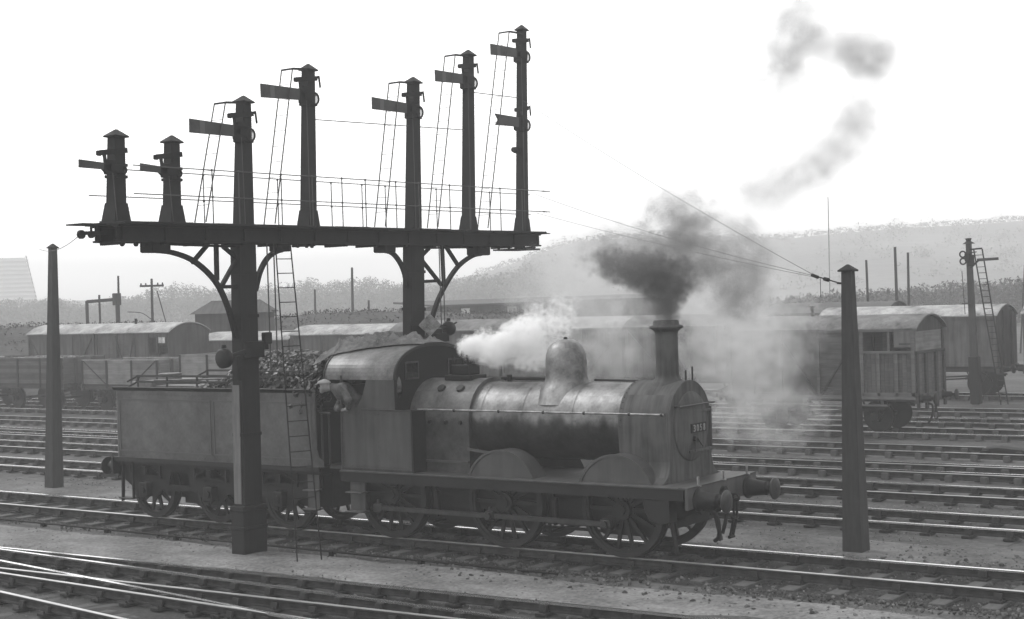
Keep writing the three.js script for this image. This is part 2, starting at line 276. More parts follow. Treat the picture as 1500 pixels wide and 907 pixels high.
function track(label, x0, z0, x1, z1, o = {}) { // straight track from (x0, z0) to (x1, z1), measured along its centre line
  const L = Math.hypot(x1 - x0, z1 - z0), t = thing('railway_track', label, 'railway track', [x0, o.y ?? 0, z0], -Math.atan2(z1 - z0, x1 - x0), null, 'structure');
  const fade = o.bright ?? [M.dullrail, M.dullrail];
  [0.7525, -0.7525].forEach((z, k) => {
    const g = extr(railShape, L); g.rotateY(PI / 2); g.translate(0, -0.003, z);
    const rl = mesh('rail', g, M.rust, t); const hh = fade[k] === M.brightrail ? 0.03 : 0.010; mesh('running_surface', box(L, hh, 0.076, L / 2, -hh / 2, z), fade[k], rl);
  });
  const [a, b] = o.pieces ?? [0, -1], far = [];
  for (let s = (o.from ?? 0.4); s < (o.to ?? L); s += 0.78) {
    const j = rr(-0.05, 0.05);
    if (s >= a && s <= b) {
      const sl = new THREE.Mesh(sleeperGeo[Math.floor(R() * 3)], M.sleeper); sl.name = 'sleeper'; sl.position.set(s + j, o.deep ?? 0, 0); sl.rotation.y = rr(-0.02, 0.02); sl.castShadow = sl.receiveShadow = true; t.add(sl);
      for (const z of [0.7525, -0.7525]) { const c = new THREE.Mesh(chairGeo, M.chair); c.name = 'rail_chair'; c.position.set(s + j, 0, z); c.rotation.y = z > 0 ? 0 : PI; c.castShadow = c.receiveShadow = true; t.add(c); }
    } else far.push(box(0.25, 0.13, 2.6, s + j, -0.255 + (o.deep ?? 0), 0), box(0.16, 0.15, 0.3, s + j, -0.115, 0.7525), box(0.16, 0.15, 0.3, s + j, -0.115, -0.7525));
  }
  if (far.length) tag(mesh('sleepers', far, M.sleeper, t), null, null, null, 'stuff');
  return t;
}
const shiny = [M.brightrail, M.brightrail], dull = [M.dullrail, M.dullrail];
track('railway track under the engine and tender, dark sleepers showing', -60, 0, 4, 0, { pieces: [22, 60], bright: [M.dullrail, M.brightrail], deep: 0.012, from: 12 });
track('foreground track nearest the ash path, its rails converging to the right', -40, 6.18, 2, 4.75, { pieces: [14, 38], from: 10, y: -0.003, deep: -0.02, bright: [M.dullrail, M.brightrail] });
track('foreground track crossing the others with two shining rails', -40, 4.95, 2, 6.85, { pieces: [14, 38], from: 10, bright: [M.dullrail, M.brightrail], deep: -0.024 });
track('foreground turnout track cutting most steeply across the near rails', -32, 5.1, -4, 9.0, { pieces: [8, 24], from: 4, y: 0.003, bright: [M.dullrail, M.brightrail], deep: -0.028 });
track('first track behind the engine with thin bright rails', -80, -5.85, 6, -5.24, { pieces: [28, 78], from: 18, bright: shiny, deep: -0.012 });
track('second track behind the engine, past the foot of the right-hand post', -95, -9.65, 10, -9.1, { pieces: [40, 92], from: 25, bright: [M.dullrail, M.brightrail], deep: -0.016 });
track('third track behind the engine, with the brightest pair of rails', -110, -13.05, 14, -13.05, { pieces: [50, 108], from: 30, bright: shiny, deep: -0.016 });
track('turnout track slanting towards the brightest rails', -70, -12.3, 14, -12.9, { y: -0.003, from: 5, pieces: [1e3, 1e4], deep: -0.03 });
track('fourth track behind the engine, in front of the brake van', -120, -17.0, 18, -17.0, { from: 30, pieces: [1e3, 1e4], deep: -0.016 });
track('track carrying the brake van and the open wagons', -130, -21.8, 22, -21.8, { from: 40, pieces: [1e3, 1e4], bright: [M.brightrail, M.dullrail], deep: -0.016 });
track('track carrying the left-hand vans behind the open wagons', -140, -25.35, 24, -25.35, { from: 50, pieces: [1e3, 1e4], bright: shiny, deep: -0.016 });
track('furthest track at the right, under the long pale-roofed van', -60, -36.4, 26, -36.4, { from: 20, pieces: [1e3, 1e4], deep: -0.016 });
track('track carrying the long line of vans across the back', -150, -29.1, 26, -29.1, { from: 60, pieces: [1e3, 1e4], deep: -0.016 });
tag(mesh('point_rodding', [rod(V(-40, -0.13, 1.75), V(-12, -0.13, 1.95), 0.022), ...Array.from({ length: 12 }, (_, k) => box(0.08, 0.09, 0.12, -38 + k * 2.1, -0.16, 1.76 + k * 0.0145))], M.iron), 'long thin rod on stools beside the engine track', 'point rodding');
{ // stones and cinders
  const G = []; for (let k = 0; k < 3; k++) { const g = new THREE.IcosahedronGeometry(1, 0), p = g.attributes.position, seen = {}; for (let i = 0; i < p.count; i++) { const key = [p.getX(i), p.getY(i), p.getZ(i)].map((v) => v.toFixed(3)).join(), f = seen[key] ??= rr(0.65, 1.1); p.setXYZ(i, p.getX(i) * f, p.getY(i) * f * 0.7, p.getZ(i) * f); } g.computeVertexNormals(); G.push(g); }
  const D = new THREE.Object3D();
  [['gravel', 16000, 0.010, 0.030, 0.13, 'small cinders and stones strewn over the near ground'], ['gravel', 7000, 0.02, 0.05, 0.06, 'dark cinders along the engine track'], ['rubble', 1100, 0.015, 0.055, 0.085, 'loose lumps of stone and coal beside the rails at the right']].forEach(([name, n, s0, s1, c, label], k) => {
    const im = new THREE.InstancedMesh(G[k], mat(c, { r: 0.9 }), n), col = new THREE.Color();
    for (let i = 0; i < n; i++) {
      let x, z; do { if (k === 0) { x = rr(-34, -1); z = rr(-8.5, 9.5); } else if (k === 1) { x = rr(-34, -2); z = rr(-1.5, 1.9); } else { x = rr(-15, -3); z = rr(1.0, 2.9); if (i % 3 === 0) { x = rr(-8, -3); z = rr(-3.2, -1.2); } } } while (k < 2 && fbm(x * 0.7, k, z * 0.7, 3) < 0.42);
      const s = lerp(s0, s1, R() ** 3); D.position.set(x, -0.2 + gnoise(x, z) + s * 0.2 + (k && Math.abs(z) < 1.3 ? 0.012 : 0.02), z); D.scale.setScalar(s); D.rotation.set(rr(0, 6), rr(0, 6), rr(0, 6)); D.updateMatrix(); im.setMatrixAt(i, D.matrix); const g = rr(0.35, 1.5); im.setColorAt(i, col.setRGB(g, g, g));
    }
    im.name = numbered(name); im.castShadow = im.receiveShadow = true; scene.add(im); tag(im, label, null, null, 'stuff');
  });
}

// ---------------------------------------------------------------- engine
// spoked wheel, axle along z, centred at the origin; the outer face looks to +z
function makeWheel(r, nsp, parent, crankAngle) {
  const ring = (ro, ri, z0, z1) => { const s = new THREE.Shape(); s.absarc(0, 0, ro, 0, 2 * PI); const h = new THREE.Path(); h.absarc(0, 0, ri, 0, 2 * PI, true); s.holes.push(h); const g = extr(s, z1 - z0, { curve: 40 }); g.translate(0, 0, z0); return g; };
  const w = new THREE.Group(); w.name = 'wheel'; parent.add(w);
  mesh('tyre', [ring(r, r - 0.07, -0.06, 0.075), ring(r + 0.028, r - 0.05, -0.09, -0.058)], M.tyre, w);
  mesh('rim', [ring(r - 0.068, r - 0.125, -0.045, 0.06)], M.black, w);
  const hub = [cyl(0.16, 0.16, 0.2, 0, 0, 0, 'z', 24), cyl(0.085, 0.085, 0.24, 0, 0, 0.01, 'z', 20)];
  if (crankAngle !== undefined) { const c = Math.cos(crankAngle) * 0.34, s = Math.sin(crankAngle) * 0.34; hub.push(cyl(0.13, 0.13, 0.16, c, s, 0, 'z', 20), xf(box(0.34, 0.2, 0.14), c / 2, s / 2, 0, 0, 0, crankAngle)); const ws = new THREE.Shape(); ws.absarc(0, 0, r - 0.1, crankAngle + PI - 0.5, crankAngle + PI + 0.5); ws.lineTo(-Math.cos(crankAngle) * 0.42, -Math.sin(crankAngle) * 0.42); const g = extr(ws, 0.08); g.translate(0, 0, -0.02); mesh('balance_weight', g, M.black, w); }
  mesh('hub', hub, M.black, w);
  const sp = ready(taper(0.075, 0.06, 0.05, 0.045, r - 0.2, 0.12));
  for (let k = 0; k < nsp; k++) { const s = new THREE.Mesh(sp, M.black); s.name = 'spoke'; s.rotation.z = (k + 0.5) / nsp * 2 * PI; s.castShadow = s.receiveShadow = true; w.add(s); }
  return w;
}
function putWheel(w, parent, x, y, side, turn = 0) { const c = w.parent === parent && !w.userData.placed ? w : w.clone(); w.userData.placed = 1; if (c !== w) { delete c.userData.placed; parent.add(c); } c.position.set(x, y, side * 0.7525); c.rotation.set(0, side < 0 ? PI : 0, turn); return c; }
function leafSpring(parent, x, y, z, L, up = true) { const g = []; for (let k = 0; k < 6; k++) { const l = L * (1 - k * 0.14); for (const s of [-1, 1]) g.push(bar(V(x, y + (up ? 1 : -1) * (0.02 * k), z), V(x + s * l / 2, y + (up ? 1 : -1) * (0.02 * k + (up ? -0.07 : 0.07) * (l / L) ** 2 * (up ? 1 : 1)), z), 0.09, 0.016)); } g.push(box(0.12, 0.16, 0.11, x, y + 0.04, z)); return mesh('spring', g, M.oily, parent); }
function bufferOf(parent, x, y, z, dir) {
  const b = mesh('buffer', [lathe([[0.001, 0], [0.19, 0], [0.19, 0.03], [0.15, 0.05], [0.115, 0.34], [0.12, 0.37], [0.055, 0.37], [0.05, 0.52], [0.001, 0.52]], 24).rotateZ(-dir * PI / 2).translate(x, y, z)], M.oily, parent);
  mesh('buffer_head', [lathe([[0.001, 0.55], [0.1, 0.545], [0.185, 0.525], [0.19, 0.51], [0.185, 0.495], [0.001, 0.49]], 28).rotateZ(-dir * PI / 2).translate(x, y, z)], M.motion, b);
  return b;
}
const loco = thing('steam_locomotive', 'dark dusty six-wheeled steam locomotive with tall chimney, smoking under the signal gantry', 'steam locomotive', [-13.84, 0, 0]);
{
  const P = loco;
  // frames and platform
  mesh('running_plate', [span(-3.56, 3.84, 1.248, 1.272, -1.2, 1.2, 0.006)], M.body, P);
  for (const s of [-1, 1]) {
    mesh('valance', [span(-3.56, 3.8, 1.06, 1.247, s * 1.165 - 0.015, s * 1.165 + 0.015), span(-3.56, 3.83, 1.225, 1.247, s * 1.19 - 0.012, s * 1.19 + 0.012)], M.black, P);
    const f = shape([[-3.5, 1.24], [-3.5, 0.62], [-3.1, 0.5], [-2.95, 0.3], [-2.2, 0.3], [-2.05, 0.62], [-0.6, 0.62], [-0.4, 0.32], [0.4, 0.32], [0.6, 0.62], [1.7, 0.62], [1.9, 0.34], [2.85, 0.34], [3.0, 0.52], [3.35, 0.66], [3.8, 0.82], [3.8, 1.24]]);
    mesh('main_frame', alongZ(extr(f, 0.035), s * 0.6 - 0.017), M.oily, P);
    const sb = shape([[3.02, 1.05], [3.06, 0.86], [3.14, 0.72], [3.36, 0.66], [3.5, 0.7], [3.5, 1.05]]);
    mesh('sandbox', alongZ(extr(sb, 0.24, { bevel: 0.012 }), s > 0 ? 0.90 : -1.14), M.black, P);
    mesh('guard_iron', [bar(V(3.3, 0.7, s * 0.75), V(3.42, 0.12, s * 0.76), 0.09, 0.03)], M.oily, P);
    // brake gear
    for (const x of [-1.62, 0.98, -3.42 + 0.04]) mesh('brake_hanger', [bar(V(x, 1.05, s * 0.76), V(x + 0.04, 0.45, s * 0.76), 0.07, 0.04), rbox(0.09, 0.42, 0.11, 0.02, x + 0.05, 0.72, s * 0.76)], M.oily, P);
  }
  mesh('brake_rigging', [span(-3.3, 2.4, 0.33, 0.38, 0.42, 0.46), span(-3.3, 2.4, 0.33, 0.38, -0.46, -0.42), ...[-1.6, 1.0, -3.2].map((x) => cyl(0.03, 0.03, 1.7, x, 0.36, 0, 'z', 8)), cyl(0.28, 0.28, 0.6, -2.9, 0.75, 0, 'x', 18), ], M.oily, P);
  mesh('ash_pan', [extr(shape([[-2.15, 1.2], [-2.1, 0.34], [-0.75, 0.24], [-0.6, 1.2]]), 1.08).translate(0, 0, -0.54)], M.oily, P);
  mesh('motion_plate', [span(-0.5, 2.2, 0.42, 1.24, -0.5, 0.5)], M.oily, P);
  mesh('drag_box', [span(-3.5, -2.95, 0.3, 1.24, -0.55, 0.55)], M.oily, P);
  mesh('buffer_beam', [rbox(0.06, 0.36, 2.42, 0.008, 3.87, 1.1, 0), span(3.72, 3.9, 1.258, 1.278, -1.2, 1.2)], M.body, P);
  for (const s of [-1, 1]) bufferOf(P, 3.9, 1.05, s * 0.875, 1);
  mesh('coupling', [bar(V(3.88, 1.02, 0), V(4.08, 1.03, 0), 0.09, 0.05), new THREE.TorusGeometry(0.06, 0.024, 8, 16).translate(4.12, 1.0, 0), bar(V(4.12, 0.98, 0.05), V(4.1, 0.66, 0.06), 0.03, 0.035), bar(V(4.12, 0.98, -0.05), V(4.1, 0.66, -0.06), 0.03, 0.035), cyl(0.028, 0.028, 0.22, 4.1, 0.66, 0, 'z', 8), bar(V(4.1, 0.66, 0.05), V(4.02, 0.34, 0.05), 0.03, 0.035), bar(V(4.1, 0.66, -0.05), V(4.02, 0.34, -0.05), 0.03, 0.035), cyl(0.03, 0.03, 0.16, 4.02, 0.34, 0, 'z', 8)], M.oily, P);
  mesh('brake_pipe', [tube([V(3.93, 0.8, 0.35), V(4.02, 0.85, 0.35), V(4.05, 1.15, 0.35), V(4.1, 1.22, 0.35), V(4.16, 1.1, 0.35), V(4.12, 0.7, 0.36), V(4.06, 0.45, 0.38)], 0.032, 30, 8)], M.oily, P);
  mesh('steam_pipe', [tube([V(3.92, 0.86, 0.62), V(4.02, 0.84, 0.62), V(4.1, 0.7, 0.6), V(4.08, 0.42, 0.56), V(3.98, 0.34, 0.5)], 0.035, 24, 8)], M.oily, P);
  for (const z of [0.86, -0.86, 0]) mesh('lamp_iron', [box(0.02, 0.16, 0.05, 3.9, 1.35, z), box(0.06, 0.02, 0.05, 3.92, 1.28, z)], M.steel, P);
  mesh('cylinder_cover', [span(2.3, 3.3, 0.5, 1.24, -0.56, 0.56), cyl(0.05, 0.05, 0.1, 3.36, 0.75, 0.25, 'x', 10), cyl(0.05, 0.05, 0.1, 3.36, 0.75, -0.25, 'x', 10), cyl(0.2, 0.2, 0.08, 3.33, 0.82, 0.28, 'x', 20), cyl(0.2, 0.2, 0.08, 3.33, 0.82, -0.28, 'x', 20)], M.oily, P);
  // wheels and rods
  const CA = PI * 1.24, wheel = makeWheel(0.8, 14, P, CA);
  for (const s of [1, -1]) for (const x of [2.42, 0, -2.59]) { const w = putWheel(wheel, P, x, 0.8, s); }
  for (const x of [2.42, 0, -2.59]) mesh('axle', cyl(0.08, 0.08, 1.5, x, 0.8, 0, 'z', 14), M.oily, P);
  const cx = Math.cos(CA) * 0.34, cy = Math.sin(CA) * 0.34;
  for (const s of [1, -1]) {
    const z = s * 0.955, y = 0.8 + (s > 0 ? cy : -cy * 0.3), k = s > 0 ? cx : 0.3;
    [[-2.59, 0], [0, 2.42]].forEach(([a, b]) => mesh('coupling_rod', [bar(V(a + k, y, z), V(b + k, y, z), 0.085, 0.045).rotateX(0), rbox(0.2, 0.17, 0.085, 0.03, a + k, y, z), rbox(0.2, 0.17, 0.085, 0.03, b + k, y, z), cyl(0.06, 0.06, 0.16, b + k, y, z + s * 0.01, 'z', 14), cyl(0.022, 0.022, 0.09, a + k, y + 0.11, z, 'y', 8)], M.motion, P));
  }
  // splashers
  for (const s of [1, -1]) for (const x of [2.42, 0.06]) {
    const r = 0.745, y0 = 1.0, a = Math.asin((1.27 - y0) / r), sh = new THREE.Shape(); sh.absarc(x, y0, r, a, PI - a); sh.closePath();
    const sp = mesh('splasher', [alongZ(extr(sh, 0.4, { curve: 28 }), s > 0 ? 0.62 : -1.02)], M.body, P);
    const e = new THREE.Shape(); e.absarc(x, y0, r + 0.012, a, PI - a); e.absarc(x, y0, r - 0.03, PI - a, a, true); mesh('splasher_edge', [alongZ(extr(e, 0.02, { curve: 28 }), s > 0 ? 1.018 : -1.038)], M.body, sp);
  }
  // boiler
  const BY = 2.2;
  // vertex colour darkens the lower flanks, fading upwards over a ragged edge
  const darkLow = (o, keep) => { const g = o.geometry, q = g.attributes.position, c = new Float32Array(q.count * 3); for (let i = 0; i < q.count; i++) { const x = q.getX(i), y = q.getY(i), k = lerp(keep, 1, sstep(2.14, 2.36, y + 0.30 * (fbm(x * 7, y * 1.2, 4, 3) - 0.5))); c[i * 3] = c[i * 3 + 1] = c[i * 3 + 2] = k; } g.setAttribute('color', new THREE.BufferAttribute(c, 3)); o.material = o.material.clone(); o.material.vertexColors = true; return o; };
  const shell = (r, L, n) => { const g = new THREE.CylinderGeometry(r, r, L, 96, n, true); g.rotateZ(-PI / 2); return g; };
  darkLow(mesh('boiler', [shell(0.68, 3.2, 90).translate(0.78, BY, 0)], M.boiler, P), 0.22);
  for (const x of [0.28, 1.34, 2.3, -0.62]) darkLow(mesh('boiler_band', [shell(0.688, 0.05, 2).translate(x, BY, 0), shell(0.682, 0.09, 2).translate(x, BY, 0)], M.boiler, P), 0.22);
  // firebox: round top, straight sides down to the platform
  const wrap = (r, low, w2 = r) => { const s = new THREE.Shape(); s.moveTo(-w2, low); s.lineTo(-r, BY - 0.1); s.absarc(0, BY, r, PI, 0, true); s.lineTo(w2, low); s.closePath(); return s; };
  darkLow(mesh('firebox', [alongX(extr(wrap(0.745, 1.27), 1.37, { curve: 36 }), -2.19), alongX(extr(wrap(0.752, 1.27), 0.05, { curve: 36 }), -0.86)], M.firebox, P), 0.45);
  for (const x of [-1.62, -1.18]) mesh('washout_plug', [xf(cyl(0.075, 0.09, 0.05, 0, 0, 0, 'y', 14), x, BY + 0.585, 0.48, 0.7)], M.black, P);
  for (const x of [-1.7, -1.35, -1.0]) mesh('washout_plug', [cyl(0.035, 0.045, 0.05, x, BY - 0.02, 0.755, 'z', 10)], M.black, P);
  mesh('firebox_ledge', [span(-1.8, -0.83, 1.45, 1.49, 0.74, 0.79)], M.body, P);
  // smokebox
  const sm = new THREE.Shape(); sm.moveTo(-1.0, 1.272); sm.quadraticCurveTo(-0.74, 1.32, -0.70, 1.62); sm.lineTo(-0.725, BY - 0.1); sm.absarc(0, BY, 0.725, PI, 0, true); sm.lineTo(0.70, 1.62); sm.quadraticCurveTo(0.74, 1.32, 1.0, 1.272); sm.closePath();
  const smb = mesh('smokebox', [alongX(extr(sm, 0.93, { curve: 40 }), 2.33)], M.smokebox, P);
  { const s = sm.clone(); mesh('front_plate', [alongX(extr(s, 0.03, { curve: 40, bevel: 0.012 }), 3.275)], M.smokebox, smb); }
  { const rv = []; for (let k = 0; k <= 22; k++) { const a = PI * k / 22; rv.push(new THREE.SphereGeometry(0.013, 6, 4).translate(2.37, BY + Math.sin(a) * 0.727, Math.cos(a) * 0.727)); } mesh('rivets', rv, M.smokebox, smb).userData.kind = 'stuff'; }
  const door = mesh('smokebox_door', [lathe([[0.001, 0.075], [0.3, 0.065], [0.48, 0.04], [0.56, 0.015], [0.585, 0.0], [0.585, -0.02], [0.001, -0.02]], 48).rotateZ(-PI / 2).translate(3.33, BY - 0.04, 0)], M.smokebox, P);
  mesh('hinge_strap', [xf(rbox(0.025, 0.05, 0.78, 0.008), 3.385, BY + 0.2, -0.2), xf(rbox(0.025, 0.05, 0.78, 0.008), 3.385, BY - 0.46, -0.2), cyl(0.025, 0.025, 0.75, 3.37, BY - 0.12, -0.6, 'y', 10)], M.smokebox, door);
  mesh('door_handle', [cyl(0.05, 0.05, 0.06, 3.42, BY - 0.25, 0.04, 'x', 14), rod(V(3.44, BY - 0.25, 0.04), V(3.45, BY - 0.46, 0.1), 0.014), rod(V(3.47, BY - 0.25, 0.04), V(3.47, BY - 0.38, -0.12), 0.014)], M.motion, door);
  const font = new FontLoader().parse ? await new FontLoader().loadAsync('fonts/droid/droid_sans_bold.typeface.json') : null;
  const plate = mesh('number_plate', [rbox(0.02, 0.16, 0.52, 0.006, 3.41, BY - 0.07, -0.1)], M.oily, door);
  [...'3058'].forEach((ch, k) => { const g = new TextGeometry(ch, { font, size: 0.115, depth: 0.008, curveSegments: 4 }); g.computeBoundingBox(); const w = g.boundingBox.max.x; g.scale(0.92, 1, 1); g.rotateY(PI / 2); g.translate(3.4205, BY - 0.128, 0.105 - k * 0.112); mesh('numeral', g, mat(0.30, { r: 0.7, t: 'grime', k: 6 }), plate); });
  mesh('door_handrail', [rod(V(3.42, BY + 0.32, 0.55), V(3.42, BY + 0.32, -0.66), 0.016, 8), ...[0.53, -0.64].map((z) => rod(V(3.3, BY + 0.32, z), V(3.42, BY + 0.32, z), 0.018))], M.motion, P);
  mesh('lamp_iron', [box(0.015, 0.2, 0.04, 3.24, 3.0, -0.02), rod(V(3.24, 2.9, -0.25), V(3.24, 3.15, -0.25), 0.016)], M.black, P);
  mesh('smokebox_saddle', [span(2.5, 3.3, 1.2, 1.5, -0.62, 0.62)], M.black, P);
  const chim = mesh('chimney', [lathe([[0.40, 2.74], [0.34, 2.84], [0.265, 2.91], [0.215, 2.965], [0.196, 3.03], [0.192, 3.4], [0.192, 3.70], [0.2, 3.755], [0.25, 3.80], [0.285, 3.815], [0.29, 3.84], [0.275, 3.86], [0.225, 3.87], [0.22, 3.92], [0.205, 3.95], [0.16, 3.95], [0.155, 3.9], [0.15, 3.3]], 40).translate(2.9, 0, 0)], M.smokebox, P);
  const dome = mesh('dome', [lathe([[0.64, 2.52], [0.58, 2.64], [0.51, 2.74], [0.445, 2.83], [0.395, 2.90], [0.378, 2.97], [0.372, 3.06], [0.37, 3.26], [0.355, 3.38], [0.312, 3.495], [0.24, 3.58], [0.14, 3.634], [0.001, 3.65]], 48).translate(0.84, 0, 0)], M.boiler, P);
  mesh('dome_cap', [cyl(0.03, 0.04, 0.05, 0.84, 3.66, 0, 'y', 12)], M.black, dome);
  const sv = mesh('safety_valve', [rbox(0.62, 0.1, 0.5, 0.02, -1.42, 2.96, 0), rbox(0.44, 0.2, 0.34, 0.03, -1.42, 3.1, 0), ...[-1.56, -1.28].map((x) => cyl(0.06, 0.08, 0.12, x, 3.24, 0, 'y', 14)), rod(V(-1.42, 3.2, 0.08), V(-1.42, 3.46, 0.08), 0.03), rod(V(-1.58, 3.2, 0.14), V(-1.58, 3.36, 0.14), 0.02), rod(V(-1.26, 3.2, 0.14), V(-1.26, 3.38, 0.14), 0.02), bar(V(-1.62, 3.33, 0), V(-1.2, 3.33, 0), 0.05, 0.04)], M.oily, P);
  mesh('ejector_pipe', [tube([V(-2.2, 2.62, -0.66), V(-0.5, 2.66, -0.64), V(2.3, 2.66, -0.64)], 0.04, 20, 8)], M.black, P);
  mesh('top_pipe', [rod(V(-0.7, 2.93, -0.16), V(0.36, 2.92, -0.16), 0.03), rod(V(-0.5, 2.86, -0.12), V(-0.5, 3.0, -0.12), 0.05), rod(V(1.3, 2.91, -0.2), V(2.4, 2.9, -0.2), 0.022)], M.black, P);
  for (const s of [1, -1]) {
    const h = mesh('handrail', [rod(V(-1.95, 2.41, s * 0.80), V(3.26, 2.41, s * 0.80), 0.018, 8)], M.rail_, P);
    for (const x of [-1.1, -0.1, 0.86, 1.7, 2.6, 3.22]) mesh('knob', [rod(V(x, 2.405, s * 0.64), V(x, 2.41, s * 0.8), 0.014), new THREE.SphereGeometry(0.032, 10, 8).translate(x, 2.41, s * 0.8)], M.motion, h);
    mesh('reversing_rod', [bar(V(-0.8, 1.72, s * 0.83), V(0.35, 1.6, s * 0.83), 0.05, 0.02)], M.body, P);
  }
  // cab
  const arc = (hw, y, rise, n = 18) => { const Rr = (hw * hw + rise * rise) / (2 * rise), a0 = Math.asin(hw / Rr); return Array.from({ length: n + 1 }, (_, k) => { const a = -a0 + 2 * a0 * k / n; return [Rr * Math.sin(a), y + rise - Rr + Rr * Math.cos(a)]; }); };
  const dome_ = (w, y0, h, n = 30) => Array.from({ length: n + 1 }, (_, k) => { const a = PI - PI * k / n, c = Math.cos(a), s = Math.sin(a), e = 2 / 2.25; return [w * Math.sign(c) * Math.abs(c) ** e, y0 + h * s ** e]; });
  const front = shape([[-1.14, 1.3], ...dome_(1.14, 2.97, 0.6), [1.14, 1.3]]);
  const hole = (pts) => { const h = new THREE.Path(); pts.forEach(([x, y], i) => (i ? h.lineTo(x, y) : h.moveTo(x, y))); h.closePath(); return h; };
  const oval = Array.from({ length: 20 }, (_, k) => [-1.0 + 0.075 * Math.cos(k / 20 * 2 * PI), 2.83 + 0.2 * Math.sin(k / 20 * 2 * PI)]);
  for (const s of [-1, 1]) { front.holes.push(hole(oval.map(([x, y]) => [s * x, y]))); front.holes.push(hole([[s * 0.46, 2.98], [s * 0.83, 2.98], [s * 0.83, 3.26], [s * 0.46, 3.26]])); }
  const cf = mesh('cab_front', [alongX(extr(front, 0.02), -2.21)], mat(0.008, { r: 0.95 }), P);
  for (const s of [-1, 1]) mesh('window_frame', [bar(V(-2.18, 2.97, s * 0.45), V(-2.18, 2.97, s * 0.84), 0.03, 0.02), bar(V(-2.18, 3.27, s * 0.45), V(-2.18, 3.27, s * 0.84), 0.03, 0.02), bar(V(-2.18, 2.97, s * 0.46), V(-2.18, 3.27, s * 0.46), 0.03, 0.02), bar(V(-2.18, 2.97, s * 0.83), V(-2.18, 3.27, s * 0.83), 0.03, 0.02)], M.motion, cf);
  for (const s of [-1, 1]) {
    const side = shape([[-1.81, 1.272], [-1.81, 2.40], [-2.2, 2.42], [-2.2, 2.98], [-2.86, 2.98], [-2.9, 2.88], [-2.98, 2.66], [-3.1, 2.48], [-3.3, 2.42], [-3.52, 2.42], [-3.52, 1.272]]);
    const cs = mesh('cab_side', [alongZ(extr(side, 0.016), s > 0 ? 1.134 : -1.15)], M.body, P);
    mesh('panel_edge', [bar(V(-1.81, 2.405, s * 1.15), V(-3.0, 2.415, s * 1.15), 0.03, 0.03), bar(V(-1.82, 1.3, s * 1.152), V(-3.5, 1.3, s * 1.152), 0.05, 0.012), bar(V(-1.82, 1.28, s * 1.152), V(-1.82, 2.4, s * 1.152), 0.03, 0.012)], M.motion, cs);
    mesh('splasher_front', [span(-1.825, -1.81, 1.272, 2.40, s > 0 ? 0.745 : -1.134, s > 0 ? 1.134 : -0.745), span(-2.2, -1.81, 2.385, 2.40, s > 0 ? 0.7 : -1.134, s > 0 ? 1.134 : -0.7)], M.black, P);
    mesh('cab_pillar', [rod(V(-3.52, 1.27, s * 1.15), V(-3.49, 3.05, s * 1.15), 0.022, 8)], M.motion, P);
    mesh('cab_step', [box(0.36, 0.78, 0.02, -3.22, 0.86, s * 1.08), rbox(0.4, 0.025, 0.26, 0.01, -3.22, 0.5, s * 1.12), rbox(0.4, 0.025, 0.22, 0.01, -3.22, 0.86, s * 1.12)], M.body, P);
  }
  const sec = (w, h, t) => shape([...dome_(w, 2.97, h), ...dome_(w - t, 2.97, h - t).reverse()]);
  const roof = mesh('cab_roof', [alongX(extr(sec(1.155, 0.615, 0.025), 1.74), -3.92)], mat(0.20, { r: 0.45, m: 0.35, t: 'grime', k: 0.9, b: 0.003 }), P);
  mesh('roof_rib', [alongX(extr(sec(1.17, 0.63, 0.05), 0.035), -2.2), alongX(extr(sec(1.17, 0.63, 0.05), 0.03), -3.93)], M.black, roof);
  { const rv = []; for (const s of [1, -1]) { for (let x = -3.45; x < -1.84; x += 0.085) for (const y of [1.36, 2.34]) rv.push(box(0.018, 0.018, 0.01, x, y, s * 1.154)); for (let y = 1.4; y < 2.34; y += 0.085) for (const x of [-3.46, -1.87, -2.62]) rv.push(box(0.018, 0.018, 0.01, x, y, s * 1.154)); } mesh('rivets', rv, M.body, P).userData.kind = 'stuff'; }
  mesh('backhead', [span(-2.7, -2.2, 1.3, 2.7, -0.6, 0.6, 0.05), cyl(0.2, 0.2, 0.06, -2.72, 1.9, 0, 'x', 20), rod(V(-2.75, 2.45, -0.3), V(-2.78, 2.45, 0.35), 0.03), cyl(0.1, 0.1, 0.04, -2.73, 2.55, 0.2, 'x', 16)], M.oily, P);
  mesh('cab_floor', [span(-3.9, -2.2, 1.28, 1.33, -1.1, 1.1)], M.wooddark, P);
}

